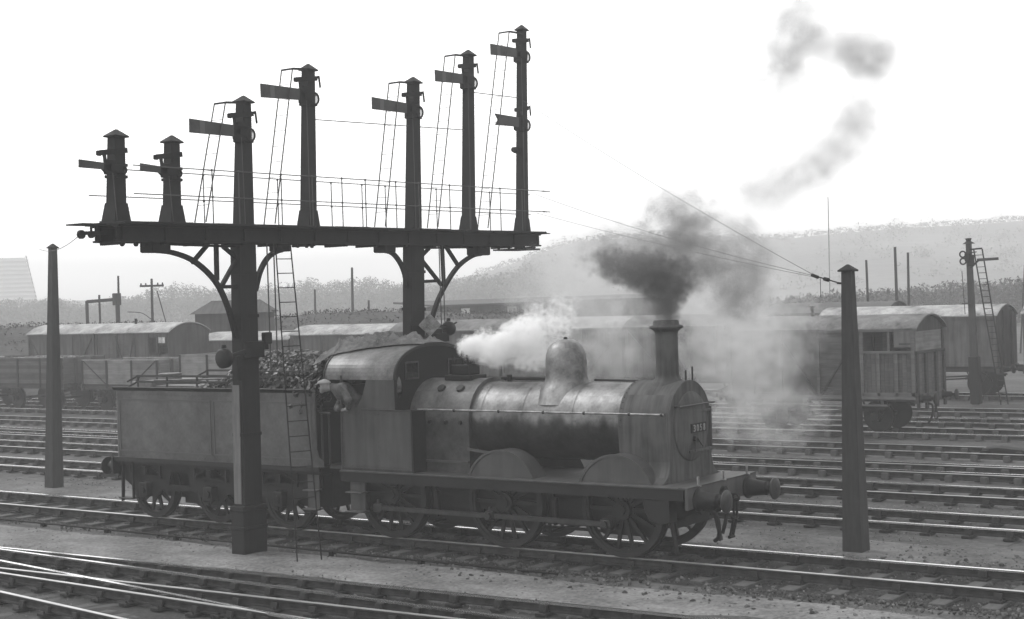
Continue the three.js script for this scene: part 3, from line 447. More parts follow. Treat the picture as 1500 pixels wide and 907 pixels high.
// ---------------------------------------------------------------- tender
const tender = thing('tender', 'flat-sided grey coal tender coupled behind the locomotive', 'tender', [-20.92, 0, 0]);
{
  const P = tender;
  const prof = new THREE.Shape(); // plan of the tank, u = x, v = -z
  { const x0 = -2.95, x1 = 2.2, w = 1.13, r = 0.18; prof.moveTo(x0 + r, -w); prof.lineTo(x1, -w); prof.lineTo(x1, w); prof.lineTo(x0 + r, w); prof.absarc(x0 + r, w - r, r, PI / 2, PI); prof.absarc(x0 + r, -w + r, r, PI, PI * 1.5); }
  const tank = extr(prof, 1.43, { curve: 8 }); tank.rotateX(-PI / 2); tank.translate(0, 1.29, 0);
  mesh('tank', tank, M.tender, P);
  for (const s of [1, -1]) {
    const side = shape([[2.0, 1.29], [2.0, 2.72], [2.88, 2.70], [2.90, 2.6], [2.90, 1.62], [2.94, 1.48], [3.06, 1.40], [3.06, 1.29]]);
    mesh('side_sheet', [alongZ(extr(side, 0.018), s > 0 ? 1.1135 : -1.1315)], M.tender, P);
    mesh('front_edge', [bar(V(2.895, 1.62, s * 1.13), V(2.895, 2.7, s * 1.13), 0.03, 0.03)], M.motion, P);
    const b = []; const zf = s * 1.134;
    for (const [a, c] of [[-2.75, 0.02], [0.1, 2.78]]) b.push(span(a, c, 2.50, 2.525, zf - 0.006, zf + 0.006), span(a, c, 1.42, 1.445, zf - 0.006, zf + 0.006), span(a, a + 0.025, 1.445, 2.5, zf - 0.006, zf + 0.006), span(c - 0.025, c, 1.445, 2.5, zf - 0.006, zf + 0.006));
    mesh('beading', b, mat(0.05, { r: 0.6 }), P);
    const lip = extr(shape([[0, 0], [0.02, 0], [0.05, 0.03], [0.085, 0.075], [0.07, 0.085], [0.03, 0.045], [0, 0.025]]), 5.7); lip.rotateY(PI / 2); lip.scale(1, 1, s > 0 ? -1 : 1);
    lip.translate(-2.9, 2.70, s * 1.11);
    if (s > 0) { const ix = lip.index; const pa = lip.attributes.position, na = lip.attributes.normal; for (let i = 0; i < pa.count; i += 3) for (const at_ of [pa, na]) { const t = [at_.getX(i + 1), at_.getY(i + 1), at_.getZ(i + 1)]; at_.setXYZ(i + 1, at_.getX(i + 2), at_.getY(i + 2), at_.getZ(i + 2)); at_.setXYZ(i + 2, ...t); } for (let i = 0; i < na.count; i++) na.setZ(i, na.getZ(i)); }
    mesh('coping', lip, M.black, P);
    // coal rails
    const rails = []; for (const y of [2.86, 2.98]) rails.push(span(-2.3, 2.0, y, y + 0.045, s * 1.0 - 0.012, s * 1.0 + 0.012), rod(V(-2.3, y + 0.022, s), V(-2.62, y - 0.1, s), 0.02));
    for (const x of [-2.3, -1.4, -0.5, 0.4, 1.2, 2.0]) rails.push(span(x - 0.02, x + 0.02, 2.7, 3.02, s * 0.985 - 0.012, s * 0.985 + 0.012));
    mesh('coal_rail', rails, M.wooddark, P);
    // outside frame with openings
    const f = new THREE.Shape(); f.moveTo(-2.95, 1.2); f.lineTo(-2.95, 0.9); f.lineTo(-2.5, 0.62); const ax = [-2.08, -0.13, 1.82];
    ax.forEach((x) => { f.lineTo(x - 0.42, 0.62); f.lineTo(x - 0.22, 0.38); f.lineTo(x - 0.13, 0.38); f.lineTo(x - 0.13, 0.78); f.lineTo(x + 0.13, 0.78); f.lineTo(x + 0.13, 0.38); f.lineTo(x + 0.22, 0.38); f.lineTo(x + 0.42, 0.62); });
    f.lineTo(2.6, 0.72); f.lineTo(2.9, 0.9); f.lineTo(2.9, 1.2); f.closePath();
    for (const x of [-1.1, 0.85]) { const h = new THREE.Path(); h.moveTo(x - 0.34, 0.74); h.lineTo(x + 0.34, 0.74); h.lineTo(x + 0.24, 1.02); h.lineTo(x - 0.24, 1.02); h.closePath(); f.holes.push(h); }
    mesh('outside_frame', [alongZ(extr(f, 0.03), s * 0.99 - 0.015)], M.oily, P);
    mesh('platform_edge', [span(-2.97, 2.95, 1.2, 1.29, s * 1.16 - 0.04, s * 1.16 + 0.0)], M.black, P);
    for (const x of ax) {
      mesh('axlebox', [rbox(0.24, 0.3, 0.2, 0.02, x, 0.62, s * 1.05), cyl(0.07, 0.07, 0.04, x, 0.62, s * 1.16, 'z', 14)], M.oily, P);
      leafSpring(P, x, 0.98, s * 1.06, 0.95);
      mesh('spring_hanger', [bar(V(x - 0.46, 1.2, s * 1.06), V(x - 0.46, 0.88, s * 1.06), 0.05, 0.05), bar(V(x + 0.46, 1.2, s * 1.06), V(x + 0.46, 0.88, s * 1.06), 0.05, 0.05)], M.oily, P);
    }
    bufferOf(P, -2.98, 1.05, s * 0.875, -1);
    mesh('step', [box(0.3, 0.8, 0.02, 2.72, 0.85, s * 1.06), rbox(0.36, 0.025, 0.24, 0.01, 2.72, 0.48, s * 1.1), rbox(0.36, 0.025, 0.2, 0.01, 2.72, 0.84, s * 1.1)], M.body, P);
    mesh('step', [bar(V(-2.72, 1.2, s * 1.1), V(-2.76, 0.35, s * 1.1), 0.07, 0.03), bar(V(-2.42, 1.2, s * 1.1), V(-2.42, 0.4, s * 1.1), 0.05, 0.03), rbox(0.4, 0.025, 0.2, 0.01, -2.58, 0.42, s * 1.1)], M.oily, P);
    mesh('front_handrail', [rod(V(3.0, 1.35, s * 1.08), V(3.0, 2.3, s * 1.08), 0.018), rod(V(3.13, 1.3, s * 1.02), V(3.13, 2.3, s * 1.02), 0.018), rod(V(2.92, 2.32, s * 1.05), V(3.2, 2.32, s * 1.05), 0.02)], M.motion, P);
  }
  { const rv = []; for (const s of [1, -1]) { for (let x = -2.7; x < 2.85; x += 0.09) for (const y of [1.34, 2.62]) rv.push(box(0.018, 0.018, 0.01, x, y, s * 1.133)); for (const x of [-2.79, 0.06, 2.82]) for (let y = 1.42; y < 2.6; y += 0.09) rv.push(box(0.018, 0.018, 0.01, x, y, s * 1.133)); } mesh('rivets', rv, M.tender, P).userData.kind = 'stuff'; }
  mesh('tank_floor', [span(-2.95, 2.95, 1.14, 1.27, -1.1, 1.1)], M.oily, P);
  mesh('front_locker', [span(2.2, 2.8, 1.27, 2.35, -1.0, 1.0, 0.03), span(2.2, 2.34, 2.35, 2.75, -1.1, 1.1)], M.black, P);
  mesh('drag_beam', [span(-2.99, -2.93, 0.92, 1.28, -1.2, 1.2)], M.black, P);
  mesh('fall_plate', [span(2.9, 3.5, 1.3, 1.32, -0.9, 0.9)], M.black, P);
  const w = makeWheel(0.64, 10, P);
  for (const s of [1, -1]) for (const x of [-2.08, -0.13, 1.82]) putWheel(w, P, x, 0.64, s);
  for (const x of [-2.08, -0.13, 1.82]) mesh('axle', cyl(0.07, 0.07, 2.0, x, 0.64, 0, 'z', 12), M.oily, P);
  mesh('well_tank', [span(-2.7, 2.7, 0.42, 1.14, -0.52, 0.52), span(-1.5, 1.2, 0.30, 0.42, -0.5, 0.5)], M.oily, P);
  mesh('rear_locker', [span(-2.85, -2.2, 2.72, 2.86, -0.7, 0.7, 0.02), cyl(0.25, 0.25, 0.2, -2.4, 2.9, 0, 'y', 20), rod(V(-2.0, 2.9, 0.8), V(0.2, 2.95, 0.82), 0.02), rod(V(-2.1, 2.84, 0.7), V(0.1, 2.86, 0.68), 0.018), span(-1.9, 0.2, 2.73, 2.79, 0.35, 0.85)], mat(0.16, { r: 0.6, t: 'grime', k: 1 }), P);
  { // heap of coal, trimmed high at the front
    const g = [], hgt = (x, z) => { const a = clamp(1 - ((z) / 1.02) ** 2, 0, 1); return 2.70 + (0.62 * sstep(-0.5, 0.8, x) * (1 - 0.1 * sstep(2.0, 2.7, x)) + 0.05) * Math.sqrt(a) + 0.16 * (fbm(x * 2.2, 1, z * 2.2) - 0.4); };
    for (let k = 0; k < 2600; k++) { const x = rr(-0.6, 2.75), z = rr(-1.02, 1.04), s = lerp(0.025, 0.085, R() ** 2), q = new THREE.DodecahedronGeometry(s, 0), p = q.attributes.position; const sx = rr(0.7, 1.3), sy = rr(0.6, 1.1), sz = rr(0.7, 1.3); for (let i = 0; i < p.count; i++) p.setXYZ(i, p.getX(i) * sx, p.getY(i) * sy, p.getZ(i) * sz); q.computeVertexNormals(); xf(q, x, Math.max(hgt(x, z), 2.7) - s * 0.3 + rr(0, 0.04), z, rr(0, 6), rr(0, 6), rr(0, 6)); g.push(q); }
    const base = new THREE.PlaneGeometry(3.4, 2.1, 30, 20); base.rotateX(-PI / 2); base.translate(1.08, 0, 0); const bp = base.attributes.position; for (let i = 0; i < bp.count; i++) bp.setY(i, hgt(bp.getX(i), bp.getZ(i)) - 0.04); base.computeVertexNormals(); g.push(base);
    for (let k = 0; k < 60; k++) g.push(xf(new THREE.DodecahedronGeometry(rr(0.03, 0.09), 0), rr(2.25, 2.85), rr(2.35, 2.75), rr(0.5, 1.12), rr(0, 6), rr(0, 6), 0));
    tag(mesh('coal', g, M.coal, P), 'heap of black coal in the tender', null, null, 'stuff');
  }
  mesh('tool_rail', [span(0.9, 2.3, 3.10, 3.13, 1.0, 1.03), span(0.9, 0.93, 2.72, 3.1, 1.0, 1.03), span(2.2, 2.23, 2.72, 3.1, 1.0, 1.03)], M.motion, P);
}

// canvas sheet thrown over the cab roof
{
  const nx = 110, nz = 70, p = [], idx = [], roofY = (z) => 2.97 + 0.615 * (1 - (Math.abs(z) / 1.155) ** 2.25) ** (1 / 2.25);
  const edge = (t, s) => 0.18 * (fbm(t * 5, s, 2) - 0.5);
  for (let i = 0; i <= nx; i++) for (let j = 0; j <= nz; j++) {
    const u = i / nx, v = j / nz, x = -18.3 + 2.3 * u + edge(v, 3) * (u < 0.5 ? 1.6 : 1), z = lerp(-0.75 + edge(u, 5), lerp(0.92, 0.30, sstep(0.1, 0.95, u)) + edge(u, 7), v), b = Math.min(u, v, 1 - u, 1 - v) * 6;
    const rdg = Math.abs(fbm(x * 1.7 + z * 0.6, 3.3, z * 1.3 - x * 0.5, 3) - 0.5) * 2, rdg2 = Math.abs(fbm(x * 3.2 - z * 2.2, 8.1, z * 3.2 + x, 2) - 0.5) * 2.6;
    const y = roofY(clamp(z, -1.15, 1.15)) * (x > -17.85 ? 1 : 1) - (x < -17.8 ? (-17.8 - x) * 0.4 : 0) + 0.03 + clamp(b, 0, 1) * (0.15 * (1 - rdg) ** 3 * (0.3 + 1.0 * fbm(x * 1.1, 5, z)) + 0.13 * (1 - rdg2) ** 3 - 0.015);
    p.push(x, y, z); if (i < nx && j < nz) { const o = i * (nz + 1) + j; idx.push(o, o + 1, o + nz + 1, o + 1, o + nz + 2, o + nz + 1); }
  }
  const g = new THREE.BufferGeometry(); g.setAttribute('position', new THREE.Float32BufferAttribute(p, 3)); g.setIndex(idx); g.computeVertexNormals();
  tag(mesh('canvas_sheet', g, mat(0.19, { r: 0.9, t: 'grime', k: 1, side: 1 })), 'crumpled grey canvas sheet thrown over the cab roof', 'canvas sheet');
}

// ---------------------------------------------------------------- signal gantry across the track
const GX = -18.59;
const gantry = thing('signal_gantry', 'dark bracketed signal gantry on two legs spanning the engine track', 'signal gantry', [GX, 0, 0]);
{
  const P = gantry, DY = 5.90;
  const legs = [[2.43, 2.33], [-2.42, -2.70]];
  legs.forEach(([z0, z1], k) => {
    const y0 = -0.25, leg = new THREE.Group(); leg.name = 'leg'; leg.position.set(0, 0, z0); leg.rotation.x = Math.atan2(z1 - z0, 6.0); P.add(leg);
    mesh('post_timber', [taper(0.26, 0.46, 0.24, 0.42, 6.1, y0)], M.post, leg);
    mesh('base_casing', [rbox(0.34, 0.95, 0.60, 0.02, 0, 0.22, 0), rbox(0.37, 0.1, 0.63, 0.02, 0, 0.66, 0), rbox(0.37, 0.08, 0.63, 0.02, 0, 0.30, 0)], M.post, leg);
    mesh('strap', [span(-0.14, 0.14, 2.0, 2.06, -0.24, 0.24), span(-0.14, 0.14, 4.2, 4.26, -0.235, 0.235), span(-0.14, 0.14, 5.0, 5.06, -0.235, 0.235)], M.iron, leg);
    if (!k) mesh('pale_strip', [span(-0.125, 0.06, 0.75, 2.95, 0.231, 0.246)], M.pale, leg);  // thin pale strip covering the lower near face of the leg
  });
  // main girders and decking
  for (const x of [-0.27, 0.27]) {
    const g = [span(x - 0.07, x + 0.07, 5.575, 5.61, -7.0, 5.55), span(x - 0.07, x + 0.07, 5.83, 5.865, -7.0, 5.55), span(x - 0.014, x + 0.014, 5.61, 5.83, -7.0, 5.55)];
    for (let z = -6.9; z < 5.5; z += 0.95) g.push(span(x - 0.06, x + 0.06, 5.61, 5.83, z - 0.01, z + 0.01));
    mesh('girder', g, M.iron, P);
  }
  for (let k = 0; k < 24; k++) { const z = -6.75 + k * 0.525; mesh('deck_board', [rbox(1.02 + rr(-0.03, 0.03), 0.045, 0.49, 0.006, rr(-0.01, 0.01), 5.888 + rr(-0.003, 0.003), z)], M.post, P); }
  for (let k = 0; k < 14; k++) mesh('cross_member', [span(-0.28, 0.28, 5.53, 5.574, -6.85 + k * 0.94, -6.77 + k * 0.94)], M.iron, P);
  mesh('deck_overhang', [span(-0.4, 0.05, 5.865, 5.89, 5.58, 6.05), span(-0.2, 0.3, 5.875, 5.895, -7.45, -7.02), span(-0.34, 0.34, 5.49, 5.525, -6.95, -6.0)], M.post, P);
  mesh('pulley_bracket', [bar(V(0, 5.74, 5.5), V(0, 5.72, 6.1), 0.06, 0.05), cyl(0.06, 0.06, 0.05, 0, 5.70, 5.85, 'x', 14), cyl(0.075, 0.075, 0.05, 0, 5.70, 6.06, 'x', 14), bar(V(0, 5.84, 5.85), V(0, 5.68, 5.85), 0.03, 0.03)], M.iron, P);
  for (const z of [5.3, 5.0, 4.85, 1.0, 0.75, 0.6, -5.6, -6.0, -6.6]) mesh('pulley_wheel', [cyl(0.045, 0.045, 0.03, 0.12, 5.545, z, 'x', 12)], M.iron, P);
  // brackets, each an arched rib with struts, in two cheeks
  const bracket = (pts, struts, foot) => {
    for (const x of [0]) {
      const c = new THREE.CatmullRomCurve3(pts.map(([z, y]) => V(x, y, z))), n = 22, g = [];
      const ps = c.getPoints(n); for (let i = 0; i < n; i++) g.push(bar(ps[i], ps[i + 1].clone().lerp(ps[i], -0.12), 0.08, 0.08));
      for (const [a, b, w] of struts) g.push(bar(V(x, a[1], a[0]), V(x, b[1], b[0]), w ?? 0.065, 0.07));
      g.push(...foot.map(([z0, z1, y0, y1]) => rbox(0.34, y1 - y0, Math.abs(z1 - z0), 0.03, x, (y0 + y1) / 2, (z0 + z1) / 2)));
      mesh('bracket', g, M.iron, P);
    }
  };
  bracket([[4.5, 5.44], [4.05, 5.40], [3.55, 5.24], [3.05, 4.86], [2.78, 4.4], [2.60, 3.85]], [[[3.22, 5.56], [3.62, 5.22]], [[3.02, 5.56], [3.03, 4.9]], [[2.55, 5.25], [2.98, 4.72]], [[2.5, 4.78], [2.95, 4.78]], [[2.5, 5.52], [4.3, 5.555], 0.04], [[2.5, 5.3], [2.85, 5.52], 0.06]], [[4.25, 4.68, 5.40, 5.58]]);
  bracket([[1.32, 5.46], [1.5, 5.42], [1.72, 5.30], [1.92, 5.05], [2.06, 4.7]], [], [[1.22, 1.5, 5.43, 5.58]]);
  bracket([[-5.05, 5.40], [-4.75, 5.36], [-4.2, 5.12], [-3.68, 4.66], [-3.36, 4.25], [-3.05, 3.6]], [[[-3.66, 5.56], [-3.68, 4.7]], [[-3.8, 5.56], [-4.2, 5.16]], [[-2.9, 5.3], [-3.6, 4.72]], [[-2.7, 4.80], [-3.5, 4.82]], [[-2.7, 5.52], [-4.9, 5.555], 0.04], [[-2.85, 5.3], [-3.2, 5.52], 0.06]], [[-4.75, -5.22, 5.37, 5.58]]);
  bracket([[-1.72, 5.46], [-1.95, 5.42], [-2.15, 5.28], [-2.32, 5.05], [-2.42, 4.7]], [], [[-1.55, -1.9, 5.42, 5.58]]);
  // wire handrails on stanchions along both sides
  for (const x of [0.46, -0.46]) {
    const ends = x > 0 ? [5.3, -7.25] : [5.5, -7.75];
    for (const y of [6.38, 6.86]) mesh('handrail_wire', [rod(V(x, y + (x > 0 ? 0.0 : 0.02), ends[0]), V(x, y, ends[1]), 0.010, 5), rod(V(x, y, ends[1] + 0.3), V(x, y, ends[1]), 0.018, 5, 0.006)], M.wire, P);
    for (const z of [3.5, 2.85, 1.75, 0.9, 0.05, -0.65, -1.6, -2.35, -3.4, -4.1, -5.25, -6.1]) mesh('stanchion', [rod(V(x, 5.86, z), V(x, 6.88, z), 0.011, 5), new THREE.SphereGeometry(0.024, 6, 5).translate(x, 6.86, z), new THREE.SphereGeometry(0.024, 6, 5).translate(x, 6.38, z)], M.wire, P);
  }
  // wires from mast to mast
  mesh('stay_wire', [rod(V(0, 8.04, 0.35), V(0, 8.17, -4.6), 0.010, 5)], M.wire, P);
  mesh('stay_wire', [rod(V(0, 9.04, -4.85), V(0, 9.07, -6.8), 0.010, 5)], M.wire, P);
  // rods down each leg
  for (const [z, x] of [[1.92, 0.2], [1.74, 0.2]]) mesh('signal_rod', [rod(V(x, 5.6, z), V(x, 3.2, z), 0.014, 5)], M.wire, P);
  for (const [z, x] of [[-3.3, 0.2], [-3.42, 0.2]]) mesh('signal_rod', [rod(V(x, 5.6, z), V(x, 3.5, z), 0.012, 5)], M.wire, P);
  mesh('hoop_rail', [tube([V(0.1, 3.4, -2.42), V(0.1, 3.9, -2.36), V(0.1, 4.0, -2.42), V(0.1, 4.02, -2.6)], 0.02, 16, 6), rod(V(0.1, 3.62, -2.4), V(0.1, 3.62, -2.6), 0.012), rod(V(0.1, 3.8, -2.38), V(0.1, 3.8, -2.6), 0.012)], M.iron, P);
}
{ const g = new THREE.CylinderGeometry(0.245, 0.245, 0.03, 4); g.rotateX(PI / 2); g.rotateY(PI / 2 - 0.75); g.translate(GX + 0.34, 3.88, -2.72); tag(mesh('route_board', [g, box(0.2, 0.05, 0.06, GX + 0.22, 3.86, -2.74)], mat(0.30, { r: 0.8, t: 'grime', k: 3 })), 'small pale diamond-shaped board on the far gantry leg', 'board'); }
{
  const disc = (label, z, y, dz, s) => { // drum-shaped indicator on an arm from the leg
    const t = thing('drum_signal', label, 'signal', [GX, y, z]);
    mesh('drum', [lathe([[0.001, -0.09], [0.10 * s, -0.09], [0.15 * s, -0.06], [0.16 * s, 0.05], [0.12 * s, 0.09], [0.001, 0.10]], 18).rotateX(PI / 2).rotateZ(0.25).translate(0.3, -0.02, dz), cyl(0.04, 0.05, 0.06, 0.3, 0.17 * s, dz, 'y', 10)], M.oily, t);
    mesh('arm', [bar(V(0.3, 0.0, dz * 0.92), V(0.22, 0.12, 0), 0.06, 0.05), bar(V(0.15, 0.12, 0), V(0.15, 0.14, -dz * 0.6), 0.1, 0.08)], M.iron, t);
    return t;
  };
  const a = disc('black drum-shaped signal hung on an arm from the near gantry leg', 2.42, 3.5, 0.78, 1.15);
  mesh('bracket_box', [rbox(0.12, 0.3, 0.5, 0.02, 0.2, 0.1, -0.05), rbox(0.1, 0.22, 0.2, 0.02, 0.2, 0.3, -0.42), span(0.1, 0.25, -0.45, 0, 0.25, 0.4)], M.iron, a);
  const b = disc('black drum-shaped signal beside the diamond board on the far gantry leg', -2.7, 3.8, -0.72, 1.0);
  mesh('bracket_box', [rbox(0.16, 0.2, 0.5, 0.02, 0.25, -0.2, -0.45), rbox(0.14, 0.14, 0.34, 0.02, 0.25, -0.08, -0.3), rod(V(0.3, 0.02, -0.72), V(0.3, 0.1, -1.0), 0.02)], M.iron, b);
}
{ // access ladder from the deck to the ground
  const t = thing('ladder', 'tall thin iron ladder leaning from the gantry deck to the ash path', 'ladder', [-16.95, -0.17, 2.6]);
  const top = [V(-1.35, 5.72, -0.82), V(-1.30, 5.72, -1.17)], bot = [V(-0.06, 0, 0.22), V(0.2, 0, -0.13)];
  for (const k of [0, 1]) mesh('stile', [bar(bot[k], top[k], 0.02, 0.016)], M.iron, t);
  for (let k = 1; k < 21; k++) { const f = k / 21; mesh('rung', [rod(bot[0].clone().lerp(top[0], f), bot[1].clone().lerp(top[1], f), 0.009, 6)], M.iron, t); }
}
// semaphore signals standing on the gantry
function makeSignal(label, z, H, o) {
  const t = thing('semaphore_signal', label, 'semaphore signal', [GX, 5.905, z], 0, null); t.rotation.x = o.lean ?? -0.03;
  const [w0, w1] = o.w;
  const post = [taper(w0, w0, w1, w1, H - 0.12, 0)];
  mesh('post', post, M.post, t);
  if (o.flare) mesh('base_flare', [taper(o.flare, o.flare, w0 + 0.02, w0 + 0.02, 0.34, 0), box(o.flare + 0.04, 0.03, o.flare + 0.04, 0, 0.015, 0)], M.iron, t);
  const c = w1 * 1.5, cap = new THREE.CylinderGeometry(0.02, c * 0.74, 0.12, 4); cap.rotateY(PI / 4); cap.translate(0, H - 0.055 + 0.0, 0);
  mesh('cap', [cap, box(c, 0.025, c, 0, H - 0.122, 0)], M.iron, t);
  for (const A of o.arms) {
    const y = A.y, L = A.L, h = A.h, zs = A.off ?? 0.34, up = A.tilt ?? 0.02, ax = w1 / 2 + 0.05;
    const pts = A.fish ? [[0, -h * 0.42], [L, -h / 2], [L - h * 0.42, 0], [L, h / 2], [0, h * 0.42]] : [[0, -h * 0.42], [L, -h / 2], [L, h / 2], [0, h * 0.42]];
    const g = extr(shape(pts), 0.022); g.rotateY(-PI / 2); const arm = mesh('arm', [xf(g, ax, y, zs, -up)], M.arm, t);
    if (!A.small && !A.fish) { const s = extr(shape([[L - 0.36, -h / 2 + 0.008], [L - 0.24, -h / 2 + 0.006], [L - 0.24, h / 2 - 0.006], [L - 0.36, h / 2 - 0.008]]), 0.005); s.rotateY(-PI / 2); mesh('arm_stripe', [xf(s, ax + 0.003, y, zs, -up)], M.armlight, arm); }
    // pivot casting, spectacle and lamp
    mesh('pivot', [cyl(0.075, 0.075, 0.14, ax - 0.06, y, zs - 0.06, 'x', 16), rbox(0.06, h * 1.15, zs + 0.1, 0.02, ax - 0.02, y - 0.02, zs / 2), rbox(0.05, 0.12, 0.26, 0.02, ax - 0.02, y - h * 0.58, zs - 0.1), rbox(0.05, 0.1, 0.2, 0.02, ax - 0.02, y + h * 0.55, zs - 0.12)], M.iron, t);
    const sz = -0.03, sr = A.small ? 0.06 : 0.115, sp = mesh('spectacle', [new THREE.TorusGeometry(sr, 0.02, 8, 24).rotateY(PI / 2).translate(ax, y - 0.03, sz), bar(V(ax, y, zs - 0.1), V(ax, y - 0.03, sz + sr), 0.11, 0.04)], M.iron, t);
    const gl = new THREE.MeshPhysicalMaterial({ roughness: 0.12, transmission: 1, thickness: 0, ior: 1.5 }); gl.color.setRGB(0.62, 0.62, 0.62);
    mesh('glass', [cyl(sr, sr, 0.006, ax, y - 0.03, sz, 'x', 24)], gl, sp);
    if (!A.small) mesh('lamp', [rbox(0.14, 0.2, 0.12, 0.02, -w1 / 2 - 0.1, y - 0.02, -w1 / 2 + 0.02), cyl(0.03, 0.05, 0.1, -w1 / 2 - 0.1, y + 0.13, -w1 / 2 + 0.02)], M.iron, t);
    // lever arm above, hook on the other side
    mesh('lever', [bar(V(ax - 0.02, y + h * 0.5 + 0.15, zs + 0.12), V(ax - 0.02, y + h * 0.5 + 0.25, -w1 / 2 - 0.02), 0.09, 0.035), rbox(0.05, 0.09, 0.1, 0.02, ax - 0.02, y + h * 0.5 + 0.14, zs + 0.14), bar(V(ax - 0.02, y + h * 0.5 + 0.16, zs + 0.03), V(ax - 0.02, y + 0.05, zs), 0.055, 0.03), ...(A.small ? [] : [bar(V(ax - 0.02, y + h * 0.5 + 0.26, -w1 / 2), V(ax - 0.02, y + h * 0.5 + 0.29, -w1 / 2 - 0.09), 0.05, 0.03), bar(V(ax - 0.02, y + h * 0.5 + 0.29, -w1 / 2 - 0.08), V(ax - 0.02, y + h * 0.5 + 0.08, -w1 / 2 - 0.12), 0.03, 0.025)])], M.iron, t);
    mesh('clamp', [box(w1 + 0.07, 0.05, w1 + 0.07, 0, y + 0.06, 0), box(w1 + 0.07, 0.05, w1 + 0.07, 0, y - 0.14, 0)], M.iron, t);
    mesh('operating_rod', [rod(V(w1 / 2 + 0.06, y - 0.1, zs - 0.13), V(w0 / 2 + 0.05, 0, w0 / 2), 0.008, 5)], M.wire, t);
  }
  if (o.ladder) {
    const [zt, yt, zb] = o.ladder, lad = new THREE.Group(); lad.name = 'ladder'; t.add(lad);
    for (const x of [0.17, -0.12]) mesh('stile', [rod(V(x, yt, zt), V(x, 0, zb), 0.013, 5)], M.wire, lad);
    mesh('top_rail', [bar(V(0.17, yt, zt), V(0.1, yt + 0.07, w1 / 2), 0.04, 0.03), bar(V(0.17, yt, zt), V(-0.12, yt, zt), 0.03, 0.03)], M.iron, lad);
    for (let k = 1, n = Math.round(yt / 0.3); k < n; k++) { const f = k / n; mesh('rung', [rod(V(0.17, yt * f, lerp(zb, zt, f)), V(-0.12, yt * f, lerp(zb, zt, f)), 0.0045, 4)], M.wire, lad); }
  }
  if (o.box) mesh('small_lamp', o.box, M.iron, t);
  return t;
}
makeSignal('shortest signal with stubby arm at the near left end of the gantry', 5.31, 1.60, { w: [0.25, 0.205], flare: 0.36, lean: -0.04, arms: [{ y: 0.93, L: 0.56, h: 0.135, small: 1, tilt: 0.0 }] });
makeSignal('short stubby signal, second along the gantry, beside the shortest', 4.06, 1.58, { w: [0.24, 0.195], flare: 0.35, lean: -0.04, arms: [{ y: 0.93, L: 0.50, h: 0.135, small: 1, tilt: 0.01 }] });
makeSignal('semaphore on the mast directly above the near gantry leg', 2.31, 2.44, { w: [0.28, 0.20], lean: -0.045, arms: [{ y: 1.73, L: 1.13, h: 0.25, tilt: -0.025 }], ladder: [0.62, 2.22, 1.10] });
makeSignal('tall semaphore standing between the two gantry legs', 0.55, 3.22, { w: [0.235, 0.185], flare: 0.33, lean: -0.045, arms: [{ y: 2.56, L: 1.10, h: 0.26, tilt: -0.06 }], ladder: [0.62, 3.02, 1.10] });
makeSignal('semaphore on the mast directly above the far gantry leg', -2.69, 3.28, { w: [0.26, 0.195], lean: -0.05, arms: [{ y: 2.55, L: 1.16, h: 0.25, tilt: -0.035 }], ladder: [0.66, 3.06, 1.12] });
makeSignal('tall semaphore, second from the far right end of the gantry', -4.64, 4.08, { w: [0.225, 0.18], flare: 0.32, lean: -0.05, arms: [{ y: 3.36, L: 1.02, h: 0.25, tilt: -0.07 }], ladder: [0.70, 3.84, 1.32] });
makeSignal('tallest signal with two arms, the lower one fishtailed, at the far right end', -6.72, 4.90, { w: [0.22, 0.165], flare: 0.30, lean: -0.05, arms: [{ y: 4.17, L: 1.06, h: 0.25, tilt: -0.075 }, { y: 2.56, L: 0.98, h: 0.26, fish: 1, off: 0.26, tilt: -0.05 }], ladder: [0.74, 4.60, 1.58], box: [rbox(0.12, 0.14, 0.16, 0.02, 0, 1.92, 0.2), cyl(0.06, 0.075, 0.1, 0, 1.92, 0.31, 'z', 14)] });

// ---------------------------------------------------------------- wooden posts and their stay wires
function woodPost(label, x, z, H, w0, w1, leanX, leanZ, cap) {
  const t = thing('timber_post', label, 'post', [x, -0.25, z]); t.rotation.z = leanX; t.rotation.x = leanZ;
  mesh('shaft', [taper(w0, w0, w1, w1, H, 0)], M.weathered, t);
  const c = new THREE.CylinderGeometry(0.02, cap * 0.72, 0.1, 4); c.rotateY(PI / 4); c.translate(0, H + 0.075, 0);
  mesh('cap', [c, box(cap, 0.03, cap, 0, H + 0.015, 0)], M.post, t);
  return t;
}
const pr = woodPost('stout timber post with pyramid cap at the right, before the brake van', -8.6, -2.27, 4.93, 0.36, 0.175, 0, 0, 0.27);
mesh('eye_bolt', [rod(V(-0.05, 4.72, 0), V(-0.2, 4.74, 0.02), 0.02)], M.iron, pr);
const pl = woodPost('plain tapering timber post with a pyramid cap at the left, beside the tender', -31.04, -2.8, 6.30, 0.345, 0.16, -0.045, 0, 0.22);
const sag = (a, b, s, n = 20) => Array.from({ length: n + 1 }, (_, k) => { const t = k / n, q = a.clone().lerp(b, t); q.y -= s * 4 * t * (1 - t); return q; });
